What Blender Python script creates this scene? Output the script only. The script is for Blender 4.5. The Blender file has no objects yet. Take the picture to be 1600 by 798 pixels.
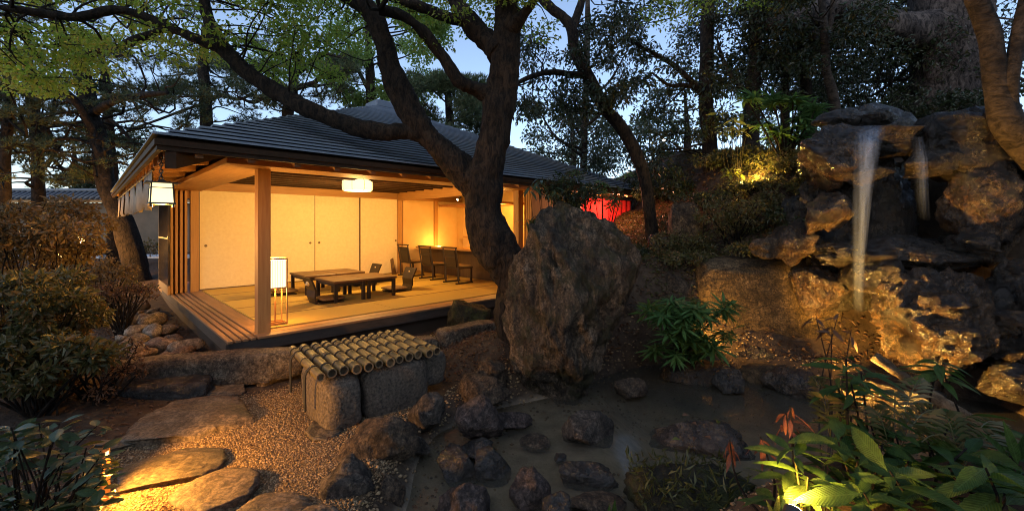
import bpy, bmesh, math, random
import numpy as np
from mathutils import Vector, Matrix, Quaternion

R = math.radians
sc = bpy.context.scene
COL = sc.collection
random.seed(7)
RNG = np.random.default_rng(11)

# ------------------------------------------------------------------ camera
FPX, HOR, EYE = 665.0, 352.0, 1.8
cam = bpy.data.cameras.new('camera')
cam.sensor_fit = 'HORIZONTAL'; cam.sensor_width = 36
cam.lens = 36*FPX/1600
cam.shift_y = -47/1600
cam.clip_start = 0.05; cam.clip_end = 600
cam_o = bpy.data.objects.new('camera', cam); COL.objects.link(cam_o)
cam_o.location = (0, 0, EYE); cam_o.rotation_euler = (R(90), 0, 0)
sc.camera = cam_o

# ------------------------------------------------------------------ sky, sun, exposure
SUN_EL, SUN_ROT = R(38), R(200)
w = bpy.data.worlds.new('World'); sc.world = w; w.use_nodes = True
nt = w.node_tree; bg = nt.nodes['Background']
sky = nt.nodes.new('ShaderNodeTexSky'); sky.sky_type = 'NISHITA'; sky.sun_disc = False
sky.sun_elevation = SUN_EL; sky.sun_rotation = SUN_ROT
sky.air_density = 1.0; sky.dust_density = .7; sky.ozone_density = 2.6
hs = nt.nodes.new('ShaderNodeHueSaturation'); hs.inputs['Saturation'].default_value = .9; hs.inputs['Value'].default_value = 1.1
nt.links.new(sky.outputs[0], hs.inputs['Color']); nt.links.new(hs.outputs[0], bg.inputs[0]); bg.inputs[1].default_value = 0.102
sun = bpy.data.lights.new('sun', 'SUN'); sun.energy = 0.02; sun.angle = R(15); sun.color = (1, .8, .6)
sun_o = bpy.data.objects.new('sun', sun); COL.objects.link(sun_o)
sun_o.rotation_euler = (R(90)-SUN_EL, 0, -SUN_ROT+R(180))
vs = sc.view_settings
vs.view_transform = 'Standard'; vs.look = 'None'; vs.exposure = 1.15; vs.gamma = 1; vs.use_curve_mapping = False
sc.cycles.use_denoising = True
sc.cycles.caustics_reflective = False; sc.cycles.caustics_refractive = False
sc.cycles.filter_width = 1.05
sc.cycles.use_adaptive_sampling = False
sc.cycles.max_bounces = 7; sc.cycles.diffuse_bounces = 4; sc.cycles.transparent_max_bounces = 12
sc.cycles.sample_clamp_indirect = 4.0

# ------------------------------------------------------------------ helpers: space
def P(px, py, d): return Vector(((px-800)/FPX*d, d, EYE-(py-HOR)/FPX*d))
def G(px, py, z=0.0): return P(px, py, FPX*(EYE-z)/(py-HOR))
def S(t): t = np.clip(t, 0, 1); return t*t*(3-2*t)

def _hash(i):
    n = (i[..., 0].astype(np.int64)*374761393 + i[..., 1].astype(np.int64)*668265263 + i[..., 2].astype(np.int64)*2147483647) & 0xffffffff
    n = ((n ^ (n >> 13))*1274126177) & 0xffffffff
    n = n ^ (n >> 16)
    return (n & 0xffff)/32767.5-1.0
def vnoise(p):
    p = np.asarray(p, float); i = np.floor(p); f = p-i; u = f*f*(3-2*f); i = i.astype(np.int64)
    out = 0
    for dx in (0, 1):
        for dy in (0, 1):
            for dz in (0, 1):
                wgt = (u[..., 0] if dx else 1-u[..., 0])*(u[..., 1] if dy else 1-u[..., 1])*(u[..., 2] if dz else 1-u[..., 2])
                out = out+wgt*_hash(i+np.array([dx, dy, dz]))
    return out
def fbm(p, o=4, gain=.5):
    p = np.asarray(p, float); a, s, t = 1.0, 0, 0
    for k in range(o):
        s = s+a*vnoise(p*(2.03**k)+17.3*k); t += a; a *= gain
    return s/t

# ------------------------------------------------------------------ helpers: objects
def tag(o, label=None, cat=None, group=None, kind=None):
    if label: o['label'] = label
    if cat: o['category'] = cat
    if group: o['group'] = group
    if kind: o['kind'] = kind
    return o
def empty(name, loc, rotz=0, label=None, cat=None, group=None):
    o = bpy.data.objects.new(name, None); COL.objects.link(o)
    o.location = loc; o.rotation_euler = (0, 0, rotz); o.empty_display_size = .2
    return tag(o, label, cat, group)
def mesh_np(name, v, fl, smooth=False):
    me = bpy.data.meshes.new(name)
    v = np.asarray(v, np.float32).reshape(-1, 3)
    me.vertices.add(len(v)); me.vertices.foreach_set('co', v.ravel())
    fl = [np.asarray(f, np.int32) for f in fl if len(f)]
    vi = np.concatenate([f.ravel() for f in fl]); cnt = np.concatenate([np.full(len(f), f.shape[1], np.int32) for f in fl])
    me.loops.add(len(vi)); me.loops.foreach_set('vertex_index', vi)
    st = np.concatenate([[0], np.cumsum(cnt)[:-1]]).astype(np.int32)
    me.polygons.add(len(cnt)); me.polygons.foreach_set('loop_start', st)
    me.polygons.foreach_set('use_smooth', np.full(len(cnt), bool(smooth)))
    me.update(calc_edges=True); me.validate()
    return me
def link(name, me, mat=None, parent=None, loc=None, rot=None):
    o = bpy.data.objects.new(name, me); COL.objects.link(o)
    if mat is not None and len(me.materials) == 0: me.materials.append(mat)
    if parent is not None: o.parent = parent
    if loc is not None: o.location = loc
    if rot is not None: o.rotation_euler = rot
    return o
class MB:
    def __init__(s): s.v = []; s.f = {}; s.n = 0
    def add(s, v, *fs):
        v = np.asarray(v, float).reshape(-1, 3)
        for f in fs:
            f = np.asarray(f, int)
            if len(f): s.f.setdefault(f.shape[1], []).append(f+s.n)
        s.v.append(v); s.n += len(v); return s
    def box(s, x0, x1, y0, y1, z0, z1, top=None):
        v = [(x0, y0, z0), (x1, y0, z0), (x1, y1, z0), (x0, y1, z0), (x0, y0, z1), (x1, y0, z1), (x1, y1, z1), (x0, y1, z1)]
        return s.add(v, [(0, 3, 2, 1), (4, 5, 6, 7), (0, 1, 5, 4), (1, 2, 6, 5), (2, 3, 7, 6), (3, 0, 4, 7)])
    def hexa(s, v):
        return s.add(v, [(0, 3, 2, 1), (4, 5, 6, 7), (0, 1, 5, 4), (1, 2, 6, 5), (2, 3, 7, 6), (3, 0, 4, 7)])
    def tube(s, pts, rad, seg=8, rough=0, cap=True, smoothn=None, seed=0):
        v, q, t = tube(pts, rad, seg, rough, cap, smoothn, seed); return s.add(v, q, t)
    def mesh(s, name, smooth=False):
        return mesh_np(name, np.concatenate(s.v), [np.concatenate(x) for x in s.f.values()], smooth)
    def build(s, name, mat, parent=None, smooth=False, bevel=0, loc=None, rot=None):
        me = s.mesh(name, smooth)
        if bevel:
            bm = bmesh.new(); bm.from_mesh(me)
            bmesh.ops.bevel(bm, geom=bm.edges[:], offset=bevel, segments=1, affect='EDGES', profile=.7)
            bm.to_mesh(me); bm.free()
        return link(name, me, mat, parent, loc, rot)
def catmull(pts, rad, n):
    pts = np.asarray(pts, float); rad = np.asarray(rad, float)
    if len(pts) == 2: t = np.linspace(0, 1, n)[:, None]; return pts[0]*(1-t)+pts[1]*t, rad[0]*(1-t[:, 0])+rad[1]*t[:, 0]
    A = np.vstack([2*pts[0]-pts[1], pts, 2*pts[-1]-pts[-2]])
    rr = np.concatenate([[rad[0]], rad, [rad[-1]]])
    u = np.linspace(0, len(pts)-1-1e-6, n); k = u.astype(int); t = (u-k)[:, None]
    def cr(A, t):
        p0, p1, p2, p3 = A[k], A[k+1], A[k+2], A[k+3]
        return .5*((2*p1)+(-p0+p2)*t+(2*p0-5*p1+4*p2-p3)*t*t+(-p0+3*p1-3*p2+p3)*t**3)
    return cr(A, t), np.maximum(rr[k+1]*(1-t[:, 0])+rr[k+2]*t[:, 0], .001)
def tube(pts, rad, seg=8, rough=0, cap=True, smoothn=None, seed=0):
    if np.isscalar(rad): rad = [rad]*len(pts)
    if smoothn: p, r = catmull(pts, rad, smoothn)
    else: p, r = np.asarray(pts, float), np.asarray(rad, float)
    M = len(p); tg = np.gradient(p, axis=0); tg /= np.linalg.norm(tg, axis=1)[:, None]+1e-9
    up = np.array([0, 0, 1.0]) if abs(tg[0, 2]) < .8 else np.array([1.0, 0, 0])
    a = np.cross(tg[0], up); a /= np.linalg.norm(a)
    ang = np.linspace(0, 2*np.pi, seg, endpoint=False); V = np.empty((M, seg, 3))
    for k in range(M):
        a = a-tg[k]*np.dot(a, tg[k]); a /= np.linalg.norm(a)+1e-9; b = np.cross(tg[k], a)
        V[k] = p[k]+r[k]*(np.cos(ang)[:, None]*a+np.sin(ang)[:, None]*b)
    if rough:
        d = V-p[:, None]
        nz = (fbm(V*np.array([3.2, 3.2, 1.6])+seed*5.1, 4)+.5*(.5-np.abs(fbm(V*np.array([9, 9, 2.6])+seed, 3))*2))[..., None]
        V = V+d*nz*rough
    idx = np.arange(M*seg).reshape(M, seg); nx = np.roll(idx, -1, 1)
    q = np.stack([idx[:-1], nx[:-1], nx[1:], idx[1:]], -1).reshape(-1, 4)
    V = V.reshape(-1, 3); t = np.empty((0, 3), int)
    if cap:
        V = np.vstack([V, p[0], p[-1]]); c0, c1 = M*seg, M*seg+1
        t = np.vstack([np.stack([np.full(seg, c0), nx[0], idx[0]], -1), np.stack([np.full(seg, c1), idx[-1], nx[-1]], -1)])
    return V, q, t

# ------------------------------------------------------------------ materials
def newmat(name):
    m = bpy.data.materials.new(name); m.use_nodes = True
    n = m.node_tree.nodes; l = m.node_tree.links
    return m, n, l, n['Principled BSDF']
def setp(b, **k):
    for a, v in k.items():
        b.inputs[a.replace('_', ' ')].default_value = v
def noise_node(n, l, scale, detail=6, rough=.6, vec=None, stretch=None, coord='Object', dist=0):
    tc = n.new('ShaderNodeTexCoord'); mp = n.new('ShaderNodeMapping')
    l.new(tc.outputs[coord], mp.inputs[0])
    if stretch: mp.inputs['Scale'].default_value = stretch
    t = n.new('ShaderNodeTexNoise'); t.inputs['Scale'].default_value = scale; t.inputs['Detail'].default_value = detail
    t.inputs['Roughness'].default_value = rough; t.inputs['Distortion'].default_value = dist
    l.new(mp.outputs[0], t.inputs['Vector']); return t
def ramp(n, l, src, stops):
    r = n.new('ShaderNodeValToRGB'); l.new(src, r.inputs[0])
    e = r.color_ramp.elements
    while len(e) < len(stops): e.new(.5)
    for k, (p, c) in enumerate(stops):
        e[k].position = p; e[k].color = (*c, 1) if len(c) == 3 else c
    return r
def mat(name, c1, c2=None, scale=4, rough=.7, bump=0, bscale=30, stretch=None, detail=6, spec=.5, coord='Object', mid=None, bdist=.02, dist=0):
    m, n, l, b = newmat(name)
    setp(b, Roughness=rough, Specular_IOR_Level=spec)
    if c2 is None: b.inputs['Base Color'].default_value = (*c1, 1)
    else:
        t = noise_node(n, l, scale, detail, .6, stretch=stretch, coord=coord, dist=dist)
        st = [(.3, c1), (.7, c2)] if mid is None else [(.28, c1), (.5, mid), (.72, c2)]
        r = ramp(n, l, t.outputs['Fac'], st); l.new(r.outputs[0], b.inputs['Base Color'])
    if bump:
        t2 = noise_node(n, l, bscale, 8, .65, stretch=stretch, coord=coord)
        bp = n.new('ShaderNodeBump'); bp.inputs['Strength'].default_value = bump; bp.inputs['Distance'].default_value = bdist
        l.new(t2.outputs['Fac'], bp.inputs['Height']); l.new(bp.outputs[0], b.inputs['Normal'])
    return m
def rockmat(name, c1, c2, c3, rough=.8, moss=None, bump=.8, scale=2.2, wet=0, crack=True, stretch=None, gain=1.0):
    m, n, l, b = newmat(name); setp(b, Roughness=rough, Specular_IOR_Level=.4)
    dk = lambda c: tuple(gain*.8*q for q in c)
    t = noise_node(n, l, scale, 12, .72, dist=.8, stretch=stretch)
    r = ramp(n, l, t.outputs['Fac'], [(.40, dk(c1)), (.5, dk(c2)), (.60, dk(c3))]); out = r.outputs[0]
    def mul(out, src, stops, f=1.0):
        q = ramp(n, l, src, stops); x = n.new('ShaderNodeMixRGB'); x.blend_type = 'MULTIPLY'; x.inputs[0].default_value = f
        l.new(out, x.inputs[1]); l.new(q.outputs[0], x.inputs[2]); return x.outputs[0]
    g3 = lambda v: (v, v, v)
    out = mul(out, noise_node(n, l, 42, 4, .7).outputs['Fac'], [(.40, g3(.4)), (.60, g3(1.35))], .8)
    out = mul(out, noise_node(n, l, 13, 8, .75, dist=1.2, stretch=stretch).outputs['Fac'], [(.40, g3(.35)), (.56, g3(1.2))], .8)
    h = noise_node(n, l, 7, 12, .75, dist=.8, stretch=stretch); hh = h.outputs['Fac']
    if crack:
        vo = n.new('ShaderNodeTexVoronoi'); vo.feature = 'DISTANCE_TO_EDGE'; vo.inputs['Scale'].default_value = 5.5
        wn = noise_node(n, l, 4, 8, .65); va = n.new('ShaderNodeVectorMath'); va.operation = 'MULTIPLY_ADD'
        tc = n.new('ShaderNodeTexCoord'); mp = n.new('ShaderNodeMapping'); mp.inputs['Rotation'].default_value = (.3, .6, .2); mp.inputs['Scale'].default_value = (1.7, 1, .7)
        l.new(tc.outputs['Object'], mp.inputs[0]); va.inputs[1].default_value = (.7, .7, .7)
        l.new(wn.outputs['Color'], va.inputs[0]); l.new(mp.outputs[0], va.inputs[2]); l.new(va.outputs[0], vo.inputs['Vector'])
        out = mul(out, vo.outputs['Distance'], [(.0, g3(.22)), (.045, g3(1.0))], .9)  # crack lines darkened in the colour to stand for crease shadows
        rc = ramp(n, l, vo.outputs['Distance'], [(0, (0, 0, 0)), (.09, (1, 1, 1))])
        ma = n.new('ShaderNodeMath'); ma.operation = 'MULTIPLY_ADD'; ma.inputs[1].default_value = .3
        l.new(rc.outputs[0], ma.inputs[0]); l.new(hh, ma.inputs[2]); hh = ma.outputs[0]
    if moss:
        t3 = noise_node(n, l, 3.1, 10, .75); r3 = ramp(n, l, t3.outputs['Fac'], [(.49, (0, 0, 0)), (.58, (1, 1, 1))])
        mm = n.new('ShaderNodeMixRGB'); l.new(r3.outputs[0], mm.inputs[0]); l.new(out, mm.inputs[1]); mm.inputs[2].default_value = (*moss, 1); out = mm.outputs[0]
        out = mul(out, noise_node(n, l, 60, 4, .7).outputs['Fac'], [(.38, g3(.5)), (.6, g3(1.3))], .6)
    l.new(out, b.inputs['Base Color'])
    bp = n.new('ShaderNodeBump'); bp.inputs['Strength'].default_value = bump; bp.inputs['Distance'].default_value = .14
    l.new(hh, bp.inputs['Height'])
    h2 = noise_node(n, l, 38, 5, .7); bp2 = n.new('ShaderNodeBump'); bp2.inputs['Strength'].default_value = .8*bump; bp2.inputs['Distance'].default_value = .02
    l.new(h2.outputs['Fac'], bp2.inputs['Height']); l.new(bp.outputs[0], bp2.inputs['Normal']); l.new(bp2.outputs[0], b.inputs['Normal'])
    if wet:
        t4 = noise_node(n, l, 2.5, 4, .6); r4 = ramp(n, l, t4.outputs['Fac'], [(.35, g3(.10)), (.65, g3(.38))])
        l.new(r4.outputs[0], b.inputs['Roughness']); setp(b, Specular_IOR_Level=.9)
    return m
def leafmat(name, c1, c2, c3=None, trans=.35, rough=.45, obj_random=False, spec=.4):
    m, n, l, b = newmat(name); setp(b, Roughness=rough, Specular_IOR_Level=spec)
    if obj_random: src = n.new('ShaderNodeObjectInfo').outputs['Random']
    else: src = n.new('ShaderNodeNewGeometry').outputs['Random Per Island']
    r = ramp(n, l, src, [(0, c1), (.6, c2), (1, c3 or c2)])
    if obj_random:
        tc = n.new('ShaderNodeTexCoord'); sx = n.new('ShaderNodeSeparateXYZ'); l.new(tc.outputs['Object'], sx.inputs[0])
        def ma(op, a, v=None):
            q = n.new('ShaderNodeMath'); q.operation = op
            if hasattr(a, 'links'): l.new(a, q.inputs[0])
            else: q.inputs[0].default_value = a
            if v is not None:
                if hasattr(v, 'links'): l.new(v, q.inputs[1])
                else: q.inputs[1].default_value = v
            return q.outputs[0]
        ay = ma('ABSOLUTE', sx.outputs['Y']); ph = ma('SUBTRACT', ma('MULTIPLY', sx.outputs['X'], 52), ma('MULTIPLY', ay, 70))
        vein = ma('POWER', ma('ABSOLUTE', ma('SINE', ph)), 6); mid_ = ma('LESS_THAN', ay, .009)
        lat = ma('MULTIPLY', ma('SUBTRACT', 1, vein), 1); vm = ma('MAXIMUM', ma('MULTIPLY', ma('POWER', lat, 9), .55), mid_)
        vc = n.new('ShaderNodeMixRGB'); vc.blend_type = 'MIX'; l.new(ma('MULTIPLY', vm, .55), vc.inputs[0]); l.new(r.outputs[0], vc.inputs[1])
        hv = n.new('ShaderNodeHueSaturation'); hv.inputs['Value'].default_value = 1.7; hv.inputs['Saturation'].default_value = .85; l.new(r.outputs[0], hv.inputs['Color']); l.new(hv.outputs[0], vc.inputs[2])
        sp = noise_node(n, l, 9, 6, .7); rs = ramp(n, l, sp.outputs['Fac'], [(.35, (.6, .55, .5)), (.6, (1.1, 1.1, 1.1))])
        xm = n.new('ShaderNodeMixRGB'); xm.blend_type = 'MULTIPLY'; xm.inputs[0].default_value = .8; l.new(vc.outputs[0], xm.inputs[1]); l.new(rs.outputs[0], xm.inputs[2]); r = xm
        bp = n.new('ShaderNodeBump'); bp.inputs['Strength'].default_value = .5; bp.inputs['Distance'].default_value = .01; bp.invert = True
        l.new(vm, bp.inputs['Height']); l.new(bp.outputs[0], b.inputs['Normal'])
    l.new(r.outputs[0], b.inputs['Base Color'])
    tr = n.new('ShaderNodeBsdfTranslucent'); hs = n.new('ShaderNodeHueSaturation'); hs.inputs['Value'].default_value = 1.6
    l.new(r.outputs[0], hs.inputs['Color']); l.new(hs.outputs[0], tr.inputs[0])
    mx = n.new('ShaderNodeMixShader'); mx.inputs[0].default_value = trans
    l.new(b.outputs[0], mx.inputs[1]); l.new(tr.outputs[0], mx.inputs[2]); l.new(mx.outputs[0], n['Material Output'].inputs[0])
    return m
def glow(name, col, strength):
    m, n, l, b = newmat(name); setp(b, Roughness=.6)
    b.inputs['Base Color'].default_value = (.8, .7, .5, 1)
    b.inputs['Emission Color'].default_value = (*col, 1); b.inputs['Emission Strength'].default_value = strength
    return m
def woodmat(name, c1, c2, rough=.55, axis=(12, 1, 12), scale=2.2, bump=.15):
    return mat(name, c1, c2, scale=scale, rough=rough, bump=bump, bscale=8, stretch=axis, detail=8, bdist=.004, dist=.6)

AMBER = (1.0, .42, .055)
M = {}
M['pine_x'] = woodmat('pine wood along x', (.35, .165, .045), (.49, .265, .085), axis=(.7, 14, 14))
M['pine_y'] = woodmat('pine wood along y', (.35, .165, .045), (.49, .265, .085), axis=(14, .7, 14))
M['pine_z'] = woodmat('pine wood upright', (.35, .165, .045), (.49, .265, .085), axis=(14, 14, .7))
M['deck_x'] = woodmat('deck wood along x', (.20, .11, .05), (.33, .19, .09), axis=(.7, 14, 14))
M['deck_y'] = woodmat('deck wood along y', (.20, .11, .05), (.33, .19, .09), axis=(14, .7, 14))
M['skirt'] = woodmat('weathered skirt board', (.04, .032, .025), (.075, .06, .047), axis=(3, 3, 14))
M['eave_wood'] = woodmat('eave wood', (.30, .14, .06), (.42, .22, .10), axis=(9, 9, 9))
M['eave_dark'] = woodmat('shaded eave timber', (.030, .017, .010), (.055, .03, .016), axis=(9, 9, 9))  # shadow under the eave put into the timber colour
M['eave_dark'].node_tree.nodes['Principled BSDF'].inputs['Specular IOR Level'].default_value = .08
M['dark_wood'] = woodmat('dark lacquer wood', (.012, .007, .004), (.026, .014, .008), rough=.5, axis=(1, 8, 8))
M['table_top'] = woodmat('table top', (.07, .034, .014), (.12, .06, .026), rough=.4, axis=(1, 10, 10))
M['brown_wall'] = woodmat('brown plank wall', (.06, .035, .02), (.10, .06, .03), axis=(10, 10, 1))
M['paper'] = mat('fusuma paper', (.76, .62, .38), (.84, .71, .46), scale=16, rough=.85, bump=.05, bscale=60)
M['plaster'] = mat('ochre plaster', (.62, .42, .18), (.70, .50, .24), scale=3, rough=.9, bump=.15, bscale=70)
M['tatami'] = mat('tatami straw', (.50, .33, .06), (.54, .37, .075), scale=6, rough=.9, bump=.12, bscale=40, stretch=(1, 30, 1), bdist=.003)
M['tatami_edge'] = mat('tatami edge cloth', (.16, .10, .04), (.2, .13, .05), scale=30, rough=.9)
M['rail_dark'] = mat('groove dark', (.05, .03, .015), rough=.8)
M['roof'] = mat('roof copper sheet', (.12, .145, .18), (.20, .23, .27), scale=3, rough=.5, bump=.15, bscale=25, spec=.45)
M['metal'] = mat('dark metal', (.02, .018, .016), (.04, .035, .03), scale=20, rough=.45, bump=.1)
M['brass'] = mat('brass pull', (.16, .10, .04), rough=.4)
M['glass_dark'] = mat('dark glass', (.015, .016, .018), rough=.08, spec=.6)
M['cloth'] = mat('curtain cloth', (.26, .20, .14), (.38, .30, .22), scale=5, rough=.95, bump=.3, bscale=14)
M['red_cloth'] = mat('red cloth', (.62, .02, .025), (.75, .03, .035), scale=3, rough=.9, bump=.3, bscale=10)
M['cushion'] = mat('brown cushion silk', (.16, .09, .04), (.22, .13, .06), scale=25, rough=.55, bump=.2, bscale=120)
M['white_plaster'] = mat('grey white plaster', (.42, .44, .46), (.55, .56, .57), scale=2, rough=.9, bump=.1)
M['wall_plaster'] = mat('garden wall plaster', (.10, .075, .05), (.17, .12, .08), scale=1.2, rough=.95, bump=.2, bscale=12)
M['tile'] = mat('grey clay tile', (.07, .075, .085), (.12, .125, .135), scale=3, rough=.5)
M['stone_path'] = mat('pale paving', (.34, .36, .38), (.46, .48, .5), scale=3, rough=.8)
M['granite'] = mat('speckled granite', (.02, .016, .012), (.15, .115, .08), scale=42, rough=.85, bump=.9, bscale=34, detail=5, bdist=.02)
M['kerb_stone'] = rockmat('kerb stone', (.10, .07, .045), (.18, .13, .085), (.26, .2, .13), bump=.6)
M['step_stone'] = rockmat('stepping stone', (.11, .075, .045), (.17, .12, .075), (.22, .16, .1), bump=.35, crack=False, rough=.7)
M['step_dark'] = rockmat('wet stepping stone', (.07, .055, .035), (.12, .09, .055), (.17, .13, .08), bump=.35, crack=False, rough=.5)
M['river'] = rockmat('river stone', (.20, .15, .10), (.30, .23, .16), (.40, .31, .22), bump=.4, crack=False)
M['river_red'] = rockmat('reddish river stone', (.17, .10, .06), (.27, .17, .10), (.36, .25, .16), bump=.4, crack=False)
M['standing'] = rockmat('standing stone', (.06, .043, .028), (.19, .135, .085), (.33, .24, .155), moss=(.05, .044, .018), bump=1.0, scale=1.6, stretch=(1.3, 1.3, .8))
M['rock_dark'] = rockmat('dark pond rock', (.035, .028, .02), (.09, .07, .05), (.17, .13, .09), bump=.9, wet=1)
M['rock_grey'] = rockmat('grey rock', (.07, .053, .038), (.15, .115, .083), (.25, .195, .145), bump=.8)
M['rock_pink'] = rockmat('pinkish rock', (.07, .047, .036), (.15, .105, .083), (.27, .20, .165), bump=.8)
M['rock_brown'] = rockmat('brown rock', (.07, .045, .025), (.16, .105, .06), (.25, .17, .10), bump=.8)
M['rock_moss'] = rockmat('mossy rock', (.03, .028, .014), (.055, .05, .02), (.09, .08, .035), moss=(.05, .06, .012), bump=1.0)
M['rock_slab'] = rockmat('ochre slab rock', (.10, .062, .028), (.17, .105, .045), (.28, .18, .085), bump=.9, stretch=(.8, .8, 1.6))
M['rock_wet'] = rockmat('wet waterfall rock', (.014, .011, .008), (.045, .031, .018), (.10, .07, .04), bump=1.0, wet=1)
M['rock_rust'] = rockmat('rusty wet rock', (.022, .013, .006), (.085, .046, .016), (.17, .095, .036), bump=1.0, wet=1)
def barkmat(name, c1, c2, scale, st, bump=1.0):
    m, n, l, b = newmat(name); setp(b, Roughness=.92, Specular_IOR_Level=.25)
    t = noise_node(n, l, scale, 10, .7, stretch=st, dist=1.0); r = ramp(n, l, t.outputs['Fac'], [(.40, c1), (.60, c2)])
    t2 = noise_node(n, l, 2.2, 6, .7); r2 = ramp(n, l, t2.outputs['Fac'], [(.4, (.5, .5, .5)), (.6, (1.25, 1.25, 1.2))])
    x = n.new('ShaderNodeMixRGB'); x.blend_type = 'MULTIPLY'; x.inputs[0].default_value = .8; l.new(r.outputs[0], x.inputs[1]); l.new(r2.outputs[0], x.inputs[2])
    l.new(x.outputs[0], b.inputs['Base Color'])
    bp = n.new('ShaderNodeBump'); bp.inputs['Strength'].default_value = bump; bp.inputs['Distance'].default_value = .06
    l.new(t.outputs['Fac'], bp.inputs['Height']); l.new(bp.outputs[0], b.inputs['Normal']); return m
M['bark'] = barkmat('tree bark', (.005, .004, .003), (.045, .029, .018), 9, (2, 2, .8))
M['bark_dark'] = barkmat('dark pine bark', (.005, .004, .003), (.03, .021, .015), 8, (1.5, 1.5, .9))
M['bark_grey'] = barkmat('grey bark', (.016, .012, .009), (.065, .048, .036), 6, (1.2, 1.2, 2.2), .6)
M['bark_camphor'] = barkmat('furrowed bark', (.014, .011, .009), (.12, .092, .078), 8, (1.5, 1.5, .7))
M['log'] = barkmat('bleached log', (.06, .04, .022), (.20, .14, .085), 6, (2, 2, 2), 1.0)
M['bamboo'] = mat('dry green bamboo', (.05, .038, .014), (.15, .105, .038), scale=9, rough=.5, stretch=(6, 1, 6), bump=.2, mid=(.09, .068, .025))
M['bamboo_end'] = mat('bamboo cut end', (.15, .09, .04), (.25, .16, .08), scale=20, rough=.7)
M['bamboo_in'] = mat('bamboo hollow', (.08, .05, .025), rough=.9)
M['rope'] = mat('black rope', (.012, .012, .012), rough=.8)
M['lf_maple'] = leafmat('maple leaf', (.16, .23, .025), (.22, .29, .038), (.27, .24, .045), trans=.6)
M['lf_pine'] = leafmat('pine needle', (.035, .06, .026), (.06, .085, .035), (.09, .075, .03), trans=.25, rough=.6)
M['lf_green'] = leafmat('fresh green leaf', (.11, .18, .035), (.16, .23, .055), trans=.55)
M['lf_ever'] = leafmat('evergreen leaf', (.018, .03, .010), (.03, .045, .016), (.06, .05, .02), trans=.2, rough=.35)
M['lf_azalea'] = leafmat('azalea leaf', (.09, .065, .022), (.15, .10, .04), (.20, .12, .05), trans=.3)
M['lf_bush'] = leafmat('bush leaf', (.05, .055, .016), (.085, .08, .024), (.14, .09, .035), trans=.25)
M['lf_dry'] = leafmat('dry brown leaf', (.06, .03, .015), (.12, .06, .03), (.17, .1, .05), trans=.2, rough=.7)
M['lf_grass'] = leafmat('grass blade', (.05, .06, .014), (.09, .09, .025), trans=.3)
M['lf_aucuba'] = leafmat('broad green leaf', (.026, .062, .012), (.042, .085, .014), (.065, .105, .018), trans=.38, rough=.5, spec=.2, obj_random=True)
M['lf_fatsia'] = leafmat('palmate leaf', (.045, .12, .03), (.07, .15, .04), trans=.3, rough=.5, spec=.2, obj_random=True)
M['lf_yellow'] = leafmat('yellow green leaf', (.12, .15, .02), (.18, .19, .03), trans=.4, obj_random=True)
M['lf_red'] = leafmat('young red leaf', (.16, .045, .02), (.22, .07, .03), trans=.35, obj_random=True)
M['lf_camellia'] = leafmat('camellia leaf', (.018, .042, .014), (.032, .065, .018), (.045, .07, .02), trans=.18, rough=.28, obj_random=True)
M['lamp_glow'] = glow('lantern paper', (1, .76, .36), .85)
M['lamp_glow_soft'] = glow('floor lamp paper', (1, .78, .42), .9)
M['bulb'] = glow('bulb', (1, .66, .25), 14)
M['bulb_white'] = glow('street bulb', (1, .92, .75), 6)

def lamp(name, loc, energy, color=AMBER, radius=.06, spot=None, target=None, blend=.5, parent=None):
    L = bpy.data.lights.new(name, 'SPOT' if spot else 'POINT'); L.energy = energy; L.color = color; L.shadow_soft_size = radius
    if spot: L.spot_size = R(spot); L.spot_blend = blend
    o = bpy.data.objects.new(name, L); COL.objects.link(o); o.location = loc
    if target is not None:
        o.rotation_euler = (Vector(target)-Vector(loc)).to_track_quat('-Z', 'Y').to_euler()
    if parent: o.parent = parent
    return o

# ------------------------------------------------------------------ terrain
POND = np.array([(-.95, 1.2), (-.95, 3.0), (-1.0, 3.6), (-.9, 4.1), (-.3, 4.72), (.45, 5.12), (1.15, 5.62), (1.9, 6.05), (3.0, 5.95), (3.7, 5.7), (4.6, 5.3),
                 (5.4, 4.7), (5.2, 3.8), (3.6, 3.3), (2.2, 3.15), (1.35, 2.75), (1.0, 2.2), (.9, 1.2)])
def poly_sd(x, y, poly=POND):
    p = np.stack([x, y], -1); inside = np.zeros(x.shape, bool); d = np.full(x.shape, 1e9)
    for a, b in zip(poly, np.roll(poly, -1, 0)):
        ab = b-a; t = np.clip(((p-a)@ab)/(ab@ab), 0, 1); q = a+t[..., None]*ab
        d = np.minimum(d, np.linalg.norm(p-q, axis=-1))
        c = ((a[1] > p[..., 1]) != (b[1] > p[..., 1]))
        xx = (b[0]-a[0])*(p[..., 1]-a[1])/((b[1]-a[1]) if b[1] != a[1] else 1e-9)+a[0]
        inside ^= c & (p[..., 0] < xx)
    return np.where(inside, d, -d)
WATER_Z = -.16
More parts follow.
